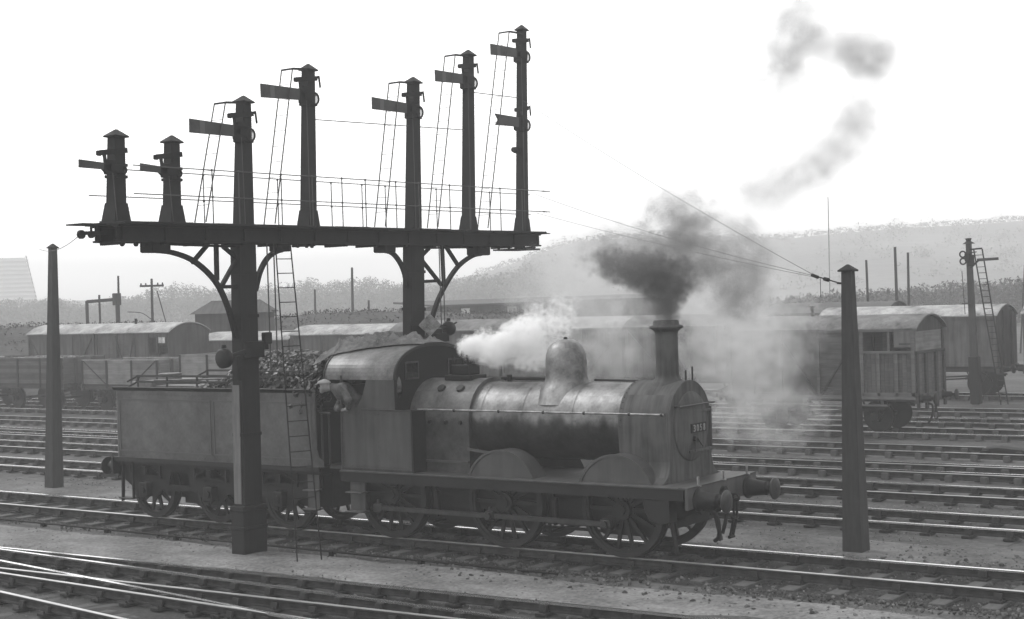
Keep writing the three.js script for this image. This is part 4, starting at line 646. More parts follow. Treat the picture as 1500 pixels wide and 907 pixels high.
{
  const top = V(-8.8, 4.50, -2.25), j1 = V(-9.6, 4.66, -2.6);
  const w = thing('stay_wires', 'pair of strained wires running from the right-hand post up to the gantry', 'wires', top.toArray());
  const loc = (v) => v.clone().sub(top);
  mesh('wire', tube(sag(loc(V(-9.3, 4.62, -2.5)), loc(V(GX, 6.83, -7.3)), 0.10), 0.0045, 40, 5), M.wire, w);
  mesh('wire', tube(sag(loc(V(-9.3, 4.62, -2.5)), loc(V(GX, 9.05, -6.85)), 0.10), 0.0045, 40, 5), M.wire, w);
  mesh('wire', tube(sag(loc(V(-9.3, 4.60, -2.5)), loc(V(GX, 6.39, -7.3)), 0.06), 0.004, 40, 5), M.wire, w);
  mesh('turnbuckle', [rod(loc(V(-8.8, 4.5, -2.25)), loc(V(-9.3, 4.62, -2.5)), 0.012), rod(loc(V(-9.0, 4.545, -2.35)), loc(V(-9.1, 4.57, -2.4)), 0.035, 8), rod(loc(V(-9.25, 4.60, -2.47)), loc(V(-9.4, 4.645, -2.55)), 0.03, 8), rod(loc(V(-9.2, 4.59, -2.45)), loc(V(-9.2, 4.25, -2.45)), 0.006, 5)], M.iron, w);
  tag(mesh('stay_wire', tube(sag(V(-31.3, 6.05, -2.8), V(GX, 5.72, 6.05), 0.15), 0.006, 30, 5), M.wire), 'single wire from the left-hand post to the near end of the gantry', 'wire');
}

// ---------------------------------------------------------------- wagons and vans behind
const arcRoof = (hw, y, rise, th, n = 14) => { const f = (h, yy, rs) => { const Rr = (h * h + rs * rs) / (2 * rs), a0 = Math.asin(h / Rr); return Array.from({ length: n + 1 }, (_, k) => { const a = -a0 + 2 * a0 * k / n; return [Rr * Math.sin(a), yy + rs - Rr + Rr * Math.cos(a)]; }); }; return shape([...f(hw, y + th, rise), ...f(hw, y, rise).reverse()]); };
const endShape = (hw, y0, y1, rise, n = 14) => { const Rr = (hw * hw + rise * rise) / (2 * rise), a0 = Math.asin(hw / Rr); return shape([[-hw, y0], ...Array.from({ length: n + 1 }, (_, k) => { const a = -a0 + 2 * a0 * k / n; return [Rr * Math.sin(a), y1 + rise - Rr + Rr * Math.cos(a)]; }), [hw, y0]]); };
const wagonWheel = ready([cyl(0.46, 0.46, 0.1, 0, 0, 0, 'z', 24), cyl(0.49, 0.49, 0.03, 0, 0, -0.06, 'z', 24), cyl(0.12, 0.12, 0.16, 0, 0, 0.02, 'z', 12)]);
function underframe(t, L, base, o = {}) {
  for (const s of [1, -1]) {
    mesh('solebar', [span(-L / 2, L / 2, 0.92, 1.14, s * 1.0 - 0.06, s * 1.0 + 0.06)], o.sole ?? M.wooddark, t);
    for (const x of [-base / 2, base / 2]) {
      const w = new THREE.Mesh(wagonWheel, M.oily); w.name = 'wheel'; w.position.set(x, 0.47, s * 0.7525); w.rotation.y = s > 0 ? 0 : PI; w.castShadow = w.receiveShadow = true; t.add(w);
      mesh('axleguard', [bar(V(x - 0.1, 0.3, s * 0.98), V(x - 0.4, 0.95, s * 0.98), 0.06, 0.03), bar(V(x + 0.1, 0.3, s * 0.98), V(x + 0.4, 0.95, s * 0.98), 0.06, 0.03), bar(V(x - 0.12, 0.3, s * 0.98), V(x - 0.12, 0.95, s * 0.98), 0.06, 0.03), bar(V(x + 0.12, 0.3, s * 0.98), V(x + 0.12, 0.95, s * 0.98), 0.06, 0.03), rbox(0.22, 0.24, 0.16, 0.02, x, 0.47, s * 1.04)], M.oily, t);
      leafSpring(t, x, 0.74, s * 1.05, 0.9);
    }
    mesh('brake_lever', [bar(V(0, 0.55, s * 1.05), V(base / 2 + 0.5, 0.72, s * 1.08), 0.06, 0.03), bar(V(-0.6, 0.42, s * 0.9), V(0.6, 0.62, s * 0.9), 0.05, 0.03)], M.oily, t);
  }
  mesh('headstock', [span(-L / 2 - 0.06, -L / 2 + 0.06, 0.88, 1.15, -1.18, 1.18), span(L / 2 - 0.06, L / 2 + 0.06, 0.88, 1.15, -1.18, 1.18)], o.sole ?? M.wooddark, t);
  for (const d of [1, -1]) for (const s of [1, -1]) mesh('buffer', [lathe([[0.001, 0], [0.14, 0], [0.14, 0.03], [0.09, 0.06], [0.085, 0.28], [0.05, 0.29], [0.05, 0.40], [0.16, 0.41], [0.165, 0.44], [0.001, 0.45]], 16).rotateZ(-d * PI / 2).translate(d * (L / 2 + 0.05), 1.03, s * 0.86)], M.oily, t);
  mesh('axle', [cyl(0.06, 0.06, 1.6, -base / 2, 0.47, 0, 'z', 8), cyl(0.06, 0.06, 1.6, base / 2, 0.47, 0, 'z', 8), span(-L / 2, L / 2, 1.0, 1.15, -0.95, 0.95)], M.oily, t);
}
function openWagon(label, x, z, o = {}) {
  const L = o.L ?? 4.9, hw = 1.14, n = o.n ?? 6, h = (o.top ?? 2.22) - 1.16, m = o.m ?? M.woodmid, t = thing('open_wagon', label, 'open wagon', [x, 0, z], 0, null);
  underframe(t, L, 2.75);
  for (const s of [1, -1]) for (let k = 0; k < n; k++) {
    const y = 1.16 + h * (k + 0.5) / n, ph = h / n - 0.008, v = R() < 0.25 ? (o.alt ?? m) : m;
    const cut = o.door ? [[-L / 2, -0.75], [-0.72, 0.72], [0.75, L / 2]] : [[-L / 2, L / 2]];
    cut.forEach(([a, b], q) => mesh('plank', [span(a, b, y - ph / 2, y + ph / 2, s * hw - 0.03, s * hw + 0.03)], q === 1 && o.doormat ? o.doormat : v, t));
  }
  for (const d of [1, -1]) for (let k = 0; k < n; k++) { const y = 1.16 + h * (k + 0.5) / n, ph = h / n - 0.008; mesh('plank', [span(d * L / 2 - 0.03, d * L / 2 + 0.03, y - ph / 2, y + ph / 2, -hw + 0.03, hw - 0.03)], o.end ?? m, t); }
  for (const s of [1, -1]) {
    mesh('side_strap', [...[-L / 2 + 0.06, -0.8, 0.8, L / 2 - 0.06].map((a) => span(a - 0.05, a + 0.05, 0.98, 1.16 + h, s * (hw + 0.045) - 0.012, s * (hw + 0.045) + 0.012)), ...(o.brace ? [bar(V(-0.85, 1.16, s * (hw + 0.04)), V(-L / 2 + 0.15, 1.12 + h, s * (hw + 0.04)), 0.06, 0.015), bar(V(0.85, 1.16, s * (hw + 0.04)), V(L / 2 - 0.15, 1.12 + h, s * (hw + 0.04)), 0.06, 0.015)] : [])], M.iron, t);
    mesh('capping', [span(-L / 2, L / 2, 1.16 + h, 1.17 + h, s * hw - 0.035, s * hw + 0.035)], o.cap ?? M.woodpale, t);
  }
  for (const d of [1, -1]) mesh('end_post', [span(d * (L / 2 + 0.08) - 0.05, d * (L / 2 + 0.08) + 0.05, 0.95, 1.16 + h, -0.55, -0.43), span(d * (L / 2 + 0.08) - 0.05, d * (L / 2 + 0.08) + 0.05, 0.95, 1.16 + h, 0.43, 0.55)], M.wooddark, t);
  mesh('floor', [span(-L / 2, L / 2, 1.14, 1.165, -1.1, 1.1)], M.wooddark, t);
  if (o.load) { const g = []; for (let k = 0; k < 260; k++) { const X = rr(-L / 2 + 0.1, L / 2 - 0.1), Z = rr(-1, 1); g.push(xf(new THREE.DodecahedronGeometry(rr(0.06, 0.15), 0), X, 1.0 + h + o.load * (1 - Z * Z) * Math.cos(X / L * 2.4), Z, rr(0, 6), rr(0, 6), 0)); } g.push(span(-L / 2 + 0.03, L / 2 - 0.03, 1.17, 1.06 + h, -1.1, 1.1)); tag(mesh('coal', g, M.coal, t), null, null, null, 'stuff'); }
  return t;
}
const ZW = -21.8;
openWagon('dark end wagon, half out of view at the left edge of the yard', -61.2, ZW, { top: 2.3, m: M.wooddark, cap: M.wooddark, load: 0.1 });
openWagon('mid-grey coal wagon with pale top edge behind the left timber post', -55.7, ZW, { L: 4.7, top: 2.30, n: 7, m: M.woodmid, alt: M.wooddark, door: 1, load: 0.1 });
openWagon('pale braced wagon with a white top edge, just left of the tender', -49.6, ZW, { top: 2.20, n: 5, m: mat(0.17, { r: 0.9, t: 'grainH', k: 0.8, b: 0.006 }), alt: M.wood, door: 1, doormat: mat(0.20, { r: 0.9, t: 'grainH', k: 0.8, b: 0.006 }), brace: 1, cap: M.white });
openWagon('pale wagon seen above the rear of the tender', -43.4, ZW, { top: 2.42, n: 6, m: mat(0.22, { r: 0.9, t: 'grainH', k: 0.8, b: 0.006 }), door: 1 });
openWagon('dark wagon hidden mostly behind the tender coal', -38.4, ZW, { top: 2.2, m: M.woodmid, load: 0.15 });

function van(label, x, z, o = {}) {
  const L = o.L ?? 5.6, hw = 1.2, y0 = 1.14, y1 = o.eave ?? 3.15, rise = o.rise ?? 0.42, t = thing(o.name ?? 'covered_van', label, o.cat ?? 'covered van', [x, 0, z], 0, o.group);
  underframe(t, L, L * (o.base ?? 0.55));
  const side = o.side ?? M.vanside;
  for (const s of [1, -1]) {
    const np = Math.round(L / 0.28), w = L / np;
    const boards = []; for (let k = 0; k < np; k++) boards.push(span(-L / 2 + w * k + 0.004, -L / 2 + w * (k + 1) - 0.004, y0, y1, s * hw - 0.03, s * hw + (k % 2 ? 0 : 0.003)));
    mesh('boarded_side', boards, side, t);
    mesh('side_frame', [...[-L / 2 + 0.06, -L * 0.17, L * 0.17, L / 2 - 0.06].map((a) => span(a - 0.05, a + 0.05, y0, y1, s * hw, s * hw + 0.05)), span(-L / 2, L / 2, y0, y0 + 0.12, s * hw, s * hw + 0.045), span(-L / 2, L / 2, y1 - 0.1, y1, s * hw, s * hw + 0.045), ...(o.brace === false ? [] : [bar(V(-L * 0.2, y0 + 0.1, s * (hw + 0.02)), V(-L / 2 + 0.1, y1 - 0.1, s * (hw + 0.02)), 0.08, 0.03), bar(V(L * 0.2, y0 + 0.1, s * (hw + 0.02)), V(L / 2 - 0.1, y1 - 0.1, s * (hw + 0.02)), 0.08, 0.03)])], o.frame ?? side, t);
    const door = mesh('door', [span(-L * 0.16, -0.012, y0 + 0.14, y1 - 0.12, s * hw, s * hw + 0.035), span(0.012, L * 0.16, y0 + 0.14, y1 - 0.12, s * hw, s * hw + 0.035)], side, t);
    mesh('handle', [span(-0.25, 0.25, 2.0, 2.05, s * (hw + 0.05) - 0.01, s * (hw + 0.05) + 0.01)], M.iron, door);
  }
  for (const d of [1, -1]) mesh('end_wall', [alongX(extr(endShape(hw, y0, y1, rise - 0.02), 0.05), d > 0 ? L / 2 - 0.05 : -L / 2), ...[-0.5, 0.5].map((zz) => span(d * (L / 2 + 0.03) - 0.05, d * (L / 2 + 0.03) + 0.05, y0 - 0.1, y1 + 0.2, zz - 0.06, zz + 0.06))], o.endm ?? M.vanend, t);
  const rf = mesh('roof', [alongX(extr(arcRoof(hw + 0.08, y1, rise, 0.04), L + 0.12), -L / 2 - 0.06)], o.roof ?? M.roof, t);
  if (o.vents) mesh('ventilator', o.vents.map((a) => cyl(0.09, 0.12, 0.16, a, y1 + rise + 0.08, 0, 'y', 12)), M.iron, rf);
  return t;
}
van('covered van with pale curved roof at the far left behind the open wagons', -57.9, -25.35, { L: 4.9, eave: 3.24, rise: 0.42 });
{ // left-hand brake van with an open veranda window
  const x = -52.85, t = thing('brake_van', 'old brake van with open veranda window, behind the pale braced wagon', 'brake van', [x, 0, -25.35]), L = 5.0, hw = 1.2, y0 = 1.14, y1 = 3.24;
  underframe(t, L, 2.9);
  for (const s of [1, -1]) {
    for (let k = 0; k < 11; k++) { const a = y0 + (y1 - y0) * k / 11, b = y0 + (y1 - y0) * (k + 1) / 11 - 0.008, win = k >= 6 && k <= 9; if (win) mesh('plank', [span(-L / 2, 1.1, a, b, s * hw - 0.03, s * hw + 0.0)], M.vanside, t); else mesh('plank', [span(-L / 2, L / 2, a, b, s * hw - 0.03, s * hw + 0.0)], M.vanside, t); }
    mesh('side_frame', [-L / 2 + 0.05, -1.0, 0.2, 1.12, 1.72, L / 2 - 0.05].map((a) => span(a - 0.05, a + 0.05, y0, y1, s * hw, s * hw + 0.04)).concat([bar(V(-0.4, y0 + 0.1, s * (hw + 0.02)), V(-1.1, y1 - 0.1, s * (hw + 0.02)), 0.08, 0.03), bar(V(-0.4, y0 + 0.1, s * (hw + 0.02)), V(0.2, y1 - 0.1, s * (hw + 0.02)), 0.08, 0.03)]), M.vanend, t);
  }
  for (const d of [1, -1]) mesh('end_wall', [alongX(extr(endShape(hw, y0, y1, 0.40), 0.05), d > 0 ? L / 2 - 0.05 : -L / 2)], M.vanend, t);
  mesh('roof', [alongX(extr(arcRoof(hw + 0.08, y1, 0.42, 0.04), L + 0.14), -L / 2 - 0.07)], M.roof, t);
  mesh('white_panel', [span(1.72, 2.2, 2.78, 3.06, 1.165, 1.185)], M.white, t);  // plain white panel filling part of the veranda opening
  mesh('roof_pipe', [cyl(0.06, 0.06, 0.25, -0.6, 3.78, 0.4, 'y', 10)], M.iron, t);
}
[['first grey van in the back row, beyond the gantry leg', -49.5, 2.72, 0.36, M.roof, M.vanside], ['second van in the back row, seen past the gantry ladder', -43.6, 2.92, 0.40, M.roof, M.vanside], ['third van in the back row, above the tender coal', -37.7, 3.0, 0.42, M.roofdull, M.vanside], ['fourth van in the back row, behind the canvas sheet', -31.8, 3.02, 0.42, M.roof, M.vanside], ['fifth van in the back row, behind the diamond board', -25.9, 3.02, 0.42, M.roofdull, M.vanside]].forEach(([label, x, eave, rise, roof, side], k) => van(label, x, -29.1, { L: 5.75, eave, rise, roof, side, vents: k === 3 ? [0] : null }));
van('long pale-roofed van at the right, beyond the brake van', -20.4, -36.4, { L: 7.2, base: 0.76, eave: 3.06, rise: 0.40, roof: mat(0.42, { r: 0.85, t: 'grime', k: 0.3 }), side: mat(0.10, { r: 0.9, t: 'streak', k: 0.4, b: 0.004 }), brace: false });
van('dark van at the right edge, one along from the long pale-roofed van', -12.6, -36.4, { L: 6.4, eave: 3.10, rise: 0.44, roof: M.roof, endm: mat(0.07, { r: 0.9, t: 'streak', k: 0.4 }), brace: false });
van('dark-roofed van half hidden behind the right-hand post', -25.6, -40.6, { L: 5.6, eave: 3.2, rise: 0.42, roof: mat(0.08, { r: 0.9 }) });

{ // the large brake van at the right
  const L = 6.1, x = -17.5, t = thing('brake_van', 'weathered plank-sided brake van with open veranda, half lost in drifting smoke', 'brake van', [x, 0, ZW]), hw = 1.17, y0 = 1.0, y1 = 3.06;
  const sideM = [M.woodmid, mat(0.115, { r: 0.9, t: 'grainH', k: 0.7, b: 0.006 }), mat(0.085, { r: 0.9, t: 'grainH', k: 0.9, b: 0.006 })];
  underframe(t, L, 3.4, { sole: M.woodmid });
  const V0 = 1.40; // the veranda runs from here to the right-hand end
  for (const s of [1, -1]) {
    const n = 12; for (let k = 0; k < n; k++) { const a = y0 + (y1 - y0) * k / n, b = y0 + (y1 - y0) * (k + 1) / n - 0.010; mesh('plank', [span(-L / 2, V0, a, b, s * hw - 0.04, s * hw + rr(-0.004, 0.002))], sideM[Math.floor(R() * 3)], t); }
    const nv = 12, hv = 2.40 - y0; for (let k = 0; k < nv; k++) { const a = V0 + (L / 2 - V0) * k / nv; mesh('plank', [span(a + 0.004, a + (L / 2 - V0) / nv - 0.004, y0, y0 + hv, s * hw - 0.04, s * hw + rr(-0.004, 0.002))], sideM[Math.floor(R() * 3)], t); }
    const z0 = s * (hw + 0.03), fr = (a, w = 0.09, ya = y0, yb = y1) => span(a - w / 2, a + w / 2, ya, yb, z0 - 0.03, z0 + 0.03);
    mesh('side_frame', [fr(-L / 2 + 0.05), fr(0), fr(V0, 0.11), fr(L / 2 - 0.06, 0.11), fr(-1.25, 0.08), fr(-2.2, 0.07), fr(1.92, 0.09, y0, 2.4), fr(2.48, 0.09, y0, 2.4), span(V0, L / 2, 2.36, 2.44, z0 - 0.03, z0 + 0.04), span(-L / 2, L / 2, y0, y0 + 0.1, z0 - 0.03, z0 + 0.035), span(V0, L / 2, 1.05, 1.2, z0 - 0.02, z0 + 0.03)], M.wood, t);
    mesh('diagonal_brace', [bar(V(-0.07, 1.12, z0), V(-1.18, 2.7, z0), 0.08, 0.05), bar(V(0.07, 1.12, z0), V(V0 - 0.05, 3.0, z0), 0.08, 0.05)], M.wooddark, t);
    mesh('foot_board', [span(-2.3, 2.2, 0.80, 0.84, s * 1.22 - 0.14, s * 1.22 + 0.1), ...[-2, 0, 2].map((a) => span(a - 0.03, a + 0.03, 0.84, 0.95, s * 1.15 - 0.03, s * 1.15 + 0.03))], M.wood, t);
    mesh('veranda_post', [span(L / 2 - 0.1, L / 2, 2.4, y1, s * hw - 0.05, s * hw + 0.03), span(2.2, 2.27, 2.4, y1, s * hw - 0.04, s * hw)], M.wood, t);
  }
  mesh('cabin_end', [alongX(extr(endShape(hw - 0.05, y0, y1, 0.38), 0.05), V0 - 0.05)], M.woodmid, t);
  mesh('cabin_door', [span(V0 + 0.002, V0 + 0.04, 1.1, 2.95, -0.35, 0.35), span(V0 + 0.03, V0 + 0.05, 2.2, 2.8, -0.22, 0.22)], M.wooddark, t);
  mesh('end_wall', [alongX(extr(endShape(hw, y0, y1, 0.38), 0.05), -L / 2)], M.vanend, t);
  // veranda end: vertical boards below, sheeted upper panel
  for (let k = 0; k < 9; k++) { const a = -hw + 2 * hw * k / 9; mesh('plank', [span(L / 2 - 0.05, L / 2 - (k % 3 === 1 ? 0.005 : 0), y0 - 0.05, 2.36, a + 0.004, a + 2 * hw / 9 - 0.006)], sideM[k % 3], t); }
  mesh('end_frame', [span(L / 2, L / 2 + 0.07, y0 - 0.3, 2.4, 0.35, 0.5), span(L / 2, L / 2 + 0.07, y0 - 0.3, 2.4, -0.5, -0.35), span(L / 2, L / 2 + 0.06, y0 - 0.3, 2.38, hw - 0.14, hw), span(L / 2, L / 2 + 0.06, y0 - 0.3, 2.38, -hw, -hw + 0.14), span(L / 2, L / 2 + 0.06, 2.34, 2.42, -hw, hw), span(L / 2 - 0.06, L / 2 + 0.02, 2.42, y1, -hw, -hw + 0.12)], M.wooddark, t);
  mesh('end_screen', [span(L / 2 - 0.05, L / 2 - 0.02, 2.42, 3.02, -hw + 0.12, hw - 0.1)], mat(0.19, { r: 0.9, t: 'grainH', k: 0.7 }), t);
  mesh('end_gable', [alongX(extr(endShape(hw, y1 - 0.06, y1, 0.38), 0.05), L / 2 - 0.06)], M.vanend, t);
  const rf = mesh('roof', [alongX(extr(arcRoof(hw + 0.1, y1, 0.4, 0.04), L + 0.2), -L / 2 - 0.1)], M.roofdull, t);
  mesh('roof_edge', [span(-L / 2 - 0.1, L / 2 + 0.1, y1 - 0.05, y1 + 0.0, hw + 0.05, hw + 0.09)], M.wood, rf);
  mesh('stove_pipe', [cyl(0.06, 0.06, 0.35, -0.6, 3.6, 0.2, 'y', 12), cyl(0.1, 0.1, 0.03, -0.6, 3.79, 0.2, 'y', 12)], M.iron, rf);
  mesh('coupling_chain', [0, 1, 2].map((k) => new THREE.TorusGeometry(0.09, 0.022, 6, 14).scale(0.7, 1.4, 1).rotateY(k % 2 ? PI / 2 : 0).translate(L / 2 + 0.14, 0.92 - k * 0.22, 0.0)), M.oily, t);
  mesh('brake_hose', [tube([V(L / 2 + 0.06, 0.85, 0.4), V(L / 2 + 0.18, 0.8, 0.4), V(L / 2 + 0.16, 0.45, 0.4), V(L / 2 + 0.05, 0.25, 0.4)], 0.035, 20, 8)], M.oily, t);
}

// ---------------------------------------------------------------- right-hand signal, poles, huts
{
  const t = thing('semaphore_signal', 'slender single-post signal with long ladder at the right, its arm pointing right', 'semaphore signal', [-17.0, -0.15, -33.3]), H = 5.95;
  t.rotation.x = -0.004; t.rotation.z = 0.022;
  mesh('post', [taper(0.26, 0.26, 0.17, 0.17, H, 0)], M.weathered, t);
  mesh('lower_casing', [rbox(0.36, 1.75, 0.36, 0.03, 0, 0.9, 0)], M.post, t);
  mesh('cap', [cyl(0.05, 0.24, 0.12, 0, H + 0.06, 0, 'y', 8), cyl(0.12, 0.08, 0.1, 0, H + 0.15, 0, 'y', 10)], M.iron, t);
  mesh('arm', [box(0.8, 0.1, 0.03, 0.72, H - 0.62, 0.12)], M.arm, t);
  mesh('spectacle', [rbox(0.26, 0.4, 0.08, 0.03, 0.1, H - 0.62, 0.13), new THREE.TorusGeometry(0.11, 0.03, 8, 18).translate(-0.2, H - 0.38, 0.12), new THREE.TorusGeometry(0.11, 0.03, 8, 18).translate(-0.2, H - 0.64, 0.12), rbox(0.2, 0.3, 0.2, 0.02, 0, H - 0.5, 0.15), bar(V(0.08, H - 0.9, 0.12), V(0.4, H - 0.62, 0.12), 0.09, 0.05)], M.iron, t);
  mesh('operating_rod', [rod(V(-0.26, H - 1.0, 0.12), V(-0.22, H - 2.6, 0.12), 0.015), bar(V(-0.3, H - 2.2, 0.12), V(0, H - 2.2, 0.12), 0.04, 0.04)], M.wire, t);
  const lad = new THREE.Group(); lad.name = 'ladder'; t.add(lad);
  const a0 = V(1.02, 0, 0.35), b0 = V(0.22, H - 0.22, 0.12), a1 = V(1.20, 0, 0.1), b1 = V(0.46, H - 0.22, -0.1);
  mesh('stile', [rod(a0, b0, 0.026, 6)], M.iron, lad); mesh('stile', [rod(a1, b1, 0.026, 6)], M.iron, lad);
  for (let k = 1; k < 26; k++) mesh('rung', [rod(a0.clone().lerp(b0, k / 26), a1.clone().lerp(b1, k / 26), 0.012, 5)], M.iron, lad);
  mesh('top_rail', [rod(V(0.05, H - 0.22, 0.1), V(0.48, H - 0.2, -0.05), 0.03), rod(V(0.05, H - 0.34, 0.1), V(0.3, H - 0.32, 0.05), 0.02)], M.iron, lad);
}
function pole(name, label, cat, px, base, top, d, r, cross, lean = 0) {
  const b = at(px, base, d), tp = at(px + lean, top, d), t = thing(name, label, cat, [b.x, -0.25, b.z]), H = tp.y + 0.25, lx = tp.clone().sub(b);
  mesh('shaft', [rod(V(0, 0, 0), V(lx.x, H, lx.z), r, 8, r * 0.7)], M.post, t);
  if (cross) mesh('cross_arm', [bar(V(lx.x - cross * 0.81, H - 0.28, lx.z + cross * 0.58), V(lx.x + cross * 0.81, H - 0.28, lx.z - cross * 0.58), 0.12, 0.1), rod(V(lx.x, H, lx.z), V(lx.x, H + 0.15, lx.z), 0.07), ...[-0.9, -0.5, 0.5, 0.9].map((k) => cyl(0.04, 0.05, 0.12, lx.x + k * cross * 0.81, H - 0.16, lx.z - k * cross * 0.58, 'y', 8))], M.post, t);
  return t;
}
{ const t = pole('telegraph_pole', 'telegraph pole with a single cross-arm beyond the left-hand vans', 'telegraph pole', 222, 470, 412, 92, 0.10, 0.72); mesh('stay', [rod(V(0.35, 5.6, -0.2), V(1.1, 1.6, -0.8), 0.03)], M.post, t); mesh('lamp_bracket', [tube([V(0, 3.9, 0), V(-0.5, 4.3, 0.3), V(-1.2, 4.4, 0.8)], 0.025, 12, 5)], M.post, t); }
pole('telegraph_pole', 'thin bare pole rising from the far yard gantry at the left', 'pole', 173, 470, 404, 95, 0.09);
pole('telegraph_pole', 'short bare pole above the ladder of the gantry', 'pole', 461, 462, 424, 110, 0.10);
pole('telegraph_pole', 'taller bare pole behind the vans, left of the far gantry leg', 'pole', 515.5, 460, 392, 110, 0.12);
pole('telegraph_pole', 'stumpy post just left of the far gantry leg, on the bank', 'pole', 540, 460, 440, 105, 0.10);
pole('telegraph_pole', 'leaning thin pole right of the capped timber post', 'pole', 1273, 460, 381, 90, 0.10, 0, -4);
pole('telegraph_pole', 'taller dark pole of the close pair behind the right-hand vans', 'pole', 1315, 460, 362, 85, 0.11, 0, -4);
pole('telegraph_pole', 'shorter dark pole of the close pair behind the right-hand vans', 'pole', 1331, 460, 370, 88, 0.10, 0, -1);
pole('telegraph_pole', 'faint very tall mast rising beside the drifting smoke', 'mast', 1216, 450, 288, 240, 0.10, 0, -3);
pole('telegraph_pole', 'thin slanting pole at the extreme right edge', 'pole', 1493, 450, 388, 95, 0.06, 0, 8);
{ // far yard gantry
  const a = at(128, 470, 95), b = at(172, 470, 95), t = thing('yard_gantry', 'small plain gantry frame of two posts far off at the left', 'gantry', [a.x, -0.25, a.z]), d = b.clone().sub(a), H = at(128, 441, 95).y + 0.25;
  mesh('post', [rod(V(0, 0, 0), V(0, H, 0), 0.10, 8)], M.post, t); mesh('post', [rod(V(d.x, 0, d.z), V(d.x, H, d.z), 0.10, 8)], M.post, t);
  mesh('beam', [bar(V(0, H - 0.05, 0), V(d.x * 1.02, H + 0.05, d.z * 1.02), 0.2, 0.16)], M.post, t);
  mesh('short_post', [rod(V(d.x * 0.42, H - 3, d.z * 0.42), V(d.x * 0.42, H + 0.35, d.z * 0.42), 0.07, 6)], M.post, t);
  mesh('lamp_box', [rbox(0.4, 0.75, 0.4, 0.04, d.x, H + 0.05, d.z)], M.iron, t);
}
{ // dark hut with hipped roof
  const c = at(345, 470, 82), t = thing('hut', 'dark hut with a hipped roof behind the near gantry leg', 'hut', [c.x, -0.25, c.z], 0.62), W = 3.7, D = 3, h = 4.2, top = 4.88;
  mesh('wall', [span(-W / 2, W / 2, 0, h, -D / 2, D / 2)], mat(0.05, { r: 0.9, t: 'streak', k: 0.4 }), t);
  const g = new THREE.BufferGeometry(), e = 0.25, X = W / 2 + e, Zz = D / 2 + e, q = [[-X, h, -Zz], [X, h, -Zz], [X, h, Zz], [-X, h, Zz], [-W / 2 + 0.6, top, 0], [W / 2 - 0.5, top, 0]], f = [[3, 2, 5], [3, 5, 4], [1, 0, 4], [1, 4, 5], [2, 1, 5], [0, 3, 4], [0, 1, 2], [0, 2, 3]];
  g.setAttribute('position', new THREE.Float32BufferAttribute(f.flatMap((k) => k.flatMap((i) => q[i])), 3)); g.computeVertexNormals();
  mesh('roof', [g], mat(0.06, { r: 0.9, t: 'streak', k: 0.4 }), t);
  mesh('vent', [cyl(0.25, 0.2, 0.4, W / 2 + 0.1, h - 0.1, 0.4, 'y', 10)], M.iron, t);
}
{ // long low shed behind the vans
  const a = at(640, 466, 98), b = at(985, 466, 112), L = Math.hypot(b.x - a.x, b.z - a.z), t = thing('long_shed', 'long low dark shed with a pale window behind the back row of vans', 'shed', [a.x, -0.25, a.z], -Math.atan2(b.z - a.z, b.x - a.x));
  mesh('wall', [span(0, L, 0, 4.05, -4, 0)], mat(0.075, { r: 0.9, t: 'streak', k: 0.3 }), t);
  mesh('roof', [xf(box(L + 0.6, 0.12, 4.6), L / 2, 4.25, -2, 0.06)], mat(0.07, { r: 0.9 }), t);
  for (const [x, w] of [[2.0, 0.7], [5.9, 0.8], [10.5, 0.8]]) mesh('window', [span(x, x + w, 2.9, 3.9, 0.002, 0.03)], mat(x < 3 ? 0.5 : 0.2, { r: 0.5 }), t);
}
{ // slatted cooling tower far off at the left
  const d = 470, c = at(-4, 455, d), t = thing('cooling_tower', 'pale slatted timber cooling tower fading into haze at the far left', 'cooling tower', [c.x, -0.25, c.z], -0.62), H = 20.5, wb = 16.4, wt = 10.6;
  mesh('core', [taper(wb * 1.55, wb * 1.55, wb * 1.5, wb * 1.5, 5, 0), taper(wb * 1.42, wb * 1.42, wt * 1.6, wt * 1.6, H - 5, 5)], mat(0.5, { r: 0.9 }), t);
  for (let k = 0; k < 10; k++) { const y = 8 + k * 1.3, f = (y - 5) / (H - 5), w = lerp(wb * 1.42, wt * 1.6, f) + 0.8; mesh('slat', [xf(box(w, 0.55, w), 0, y, 0)], mat(0.62, { r: 0.9 }), t); }
  mesh('corner_post', [[1, 1], [1, -1], [-1, 1], [-1, -1]].map(([a, b]) => rod(V(a * wb * 0.72, 5, b * wb * 0.72), V(a * wt * 0.82, H + 0.6, b * wt * 0.82), 0.18, 6)), M.wood, t);
}
tag(mesh('marker_block', [rbox(0.4, 0.24, 0.3, 0.02, 0, 0, 0).translate(...onGround(1443, 566).add(V(0, 0.12, 0)).toArray())], M.white), 'small white block on the ground beside the right-hand signal', 'block');
function onGround(px, py) { const d = at(px, py, 1).sub(EYE); return EYE.clone().addScaledVector(d, (-0.2 - EYE.y) / d.y); }
{ // low dark timber ramp by the rails at the far right
  const a = onGround(1448, 668), t = thing('timber_ramp', 'low dark wedge-shaped timber ramp between the rails at the right edge', 'ramp', a.toArray(), 0.05);
  mesh('ramp', [alongZ(extr(shape([[-0.2, 0], [-0.1, 0.2], [0.3, 0.24], [2.0, 0.10], [2.0, 0]]), 0.5, { bevel: 0.01 }), -0.25)], M.iron, t);
  mesh('foot', [box(0.16, 0.26, 0.2, 0.0, 0.06, 0.36), box(0.16, 0.2, 0.2, 0.9, 0.06, 0.36)], M.iron, t);
}

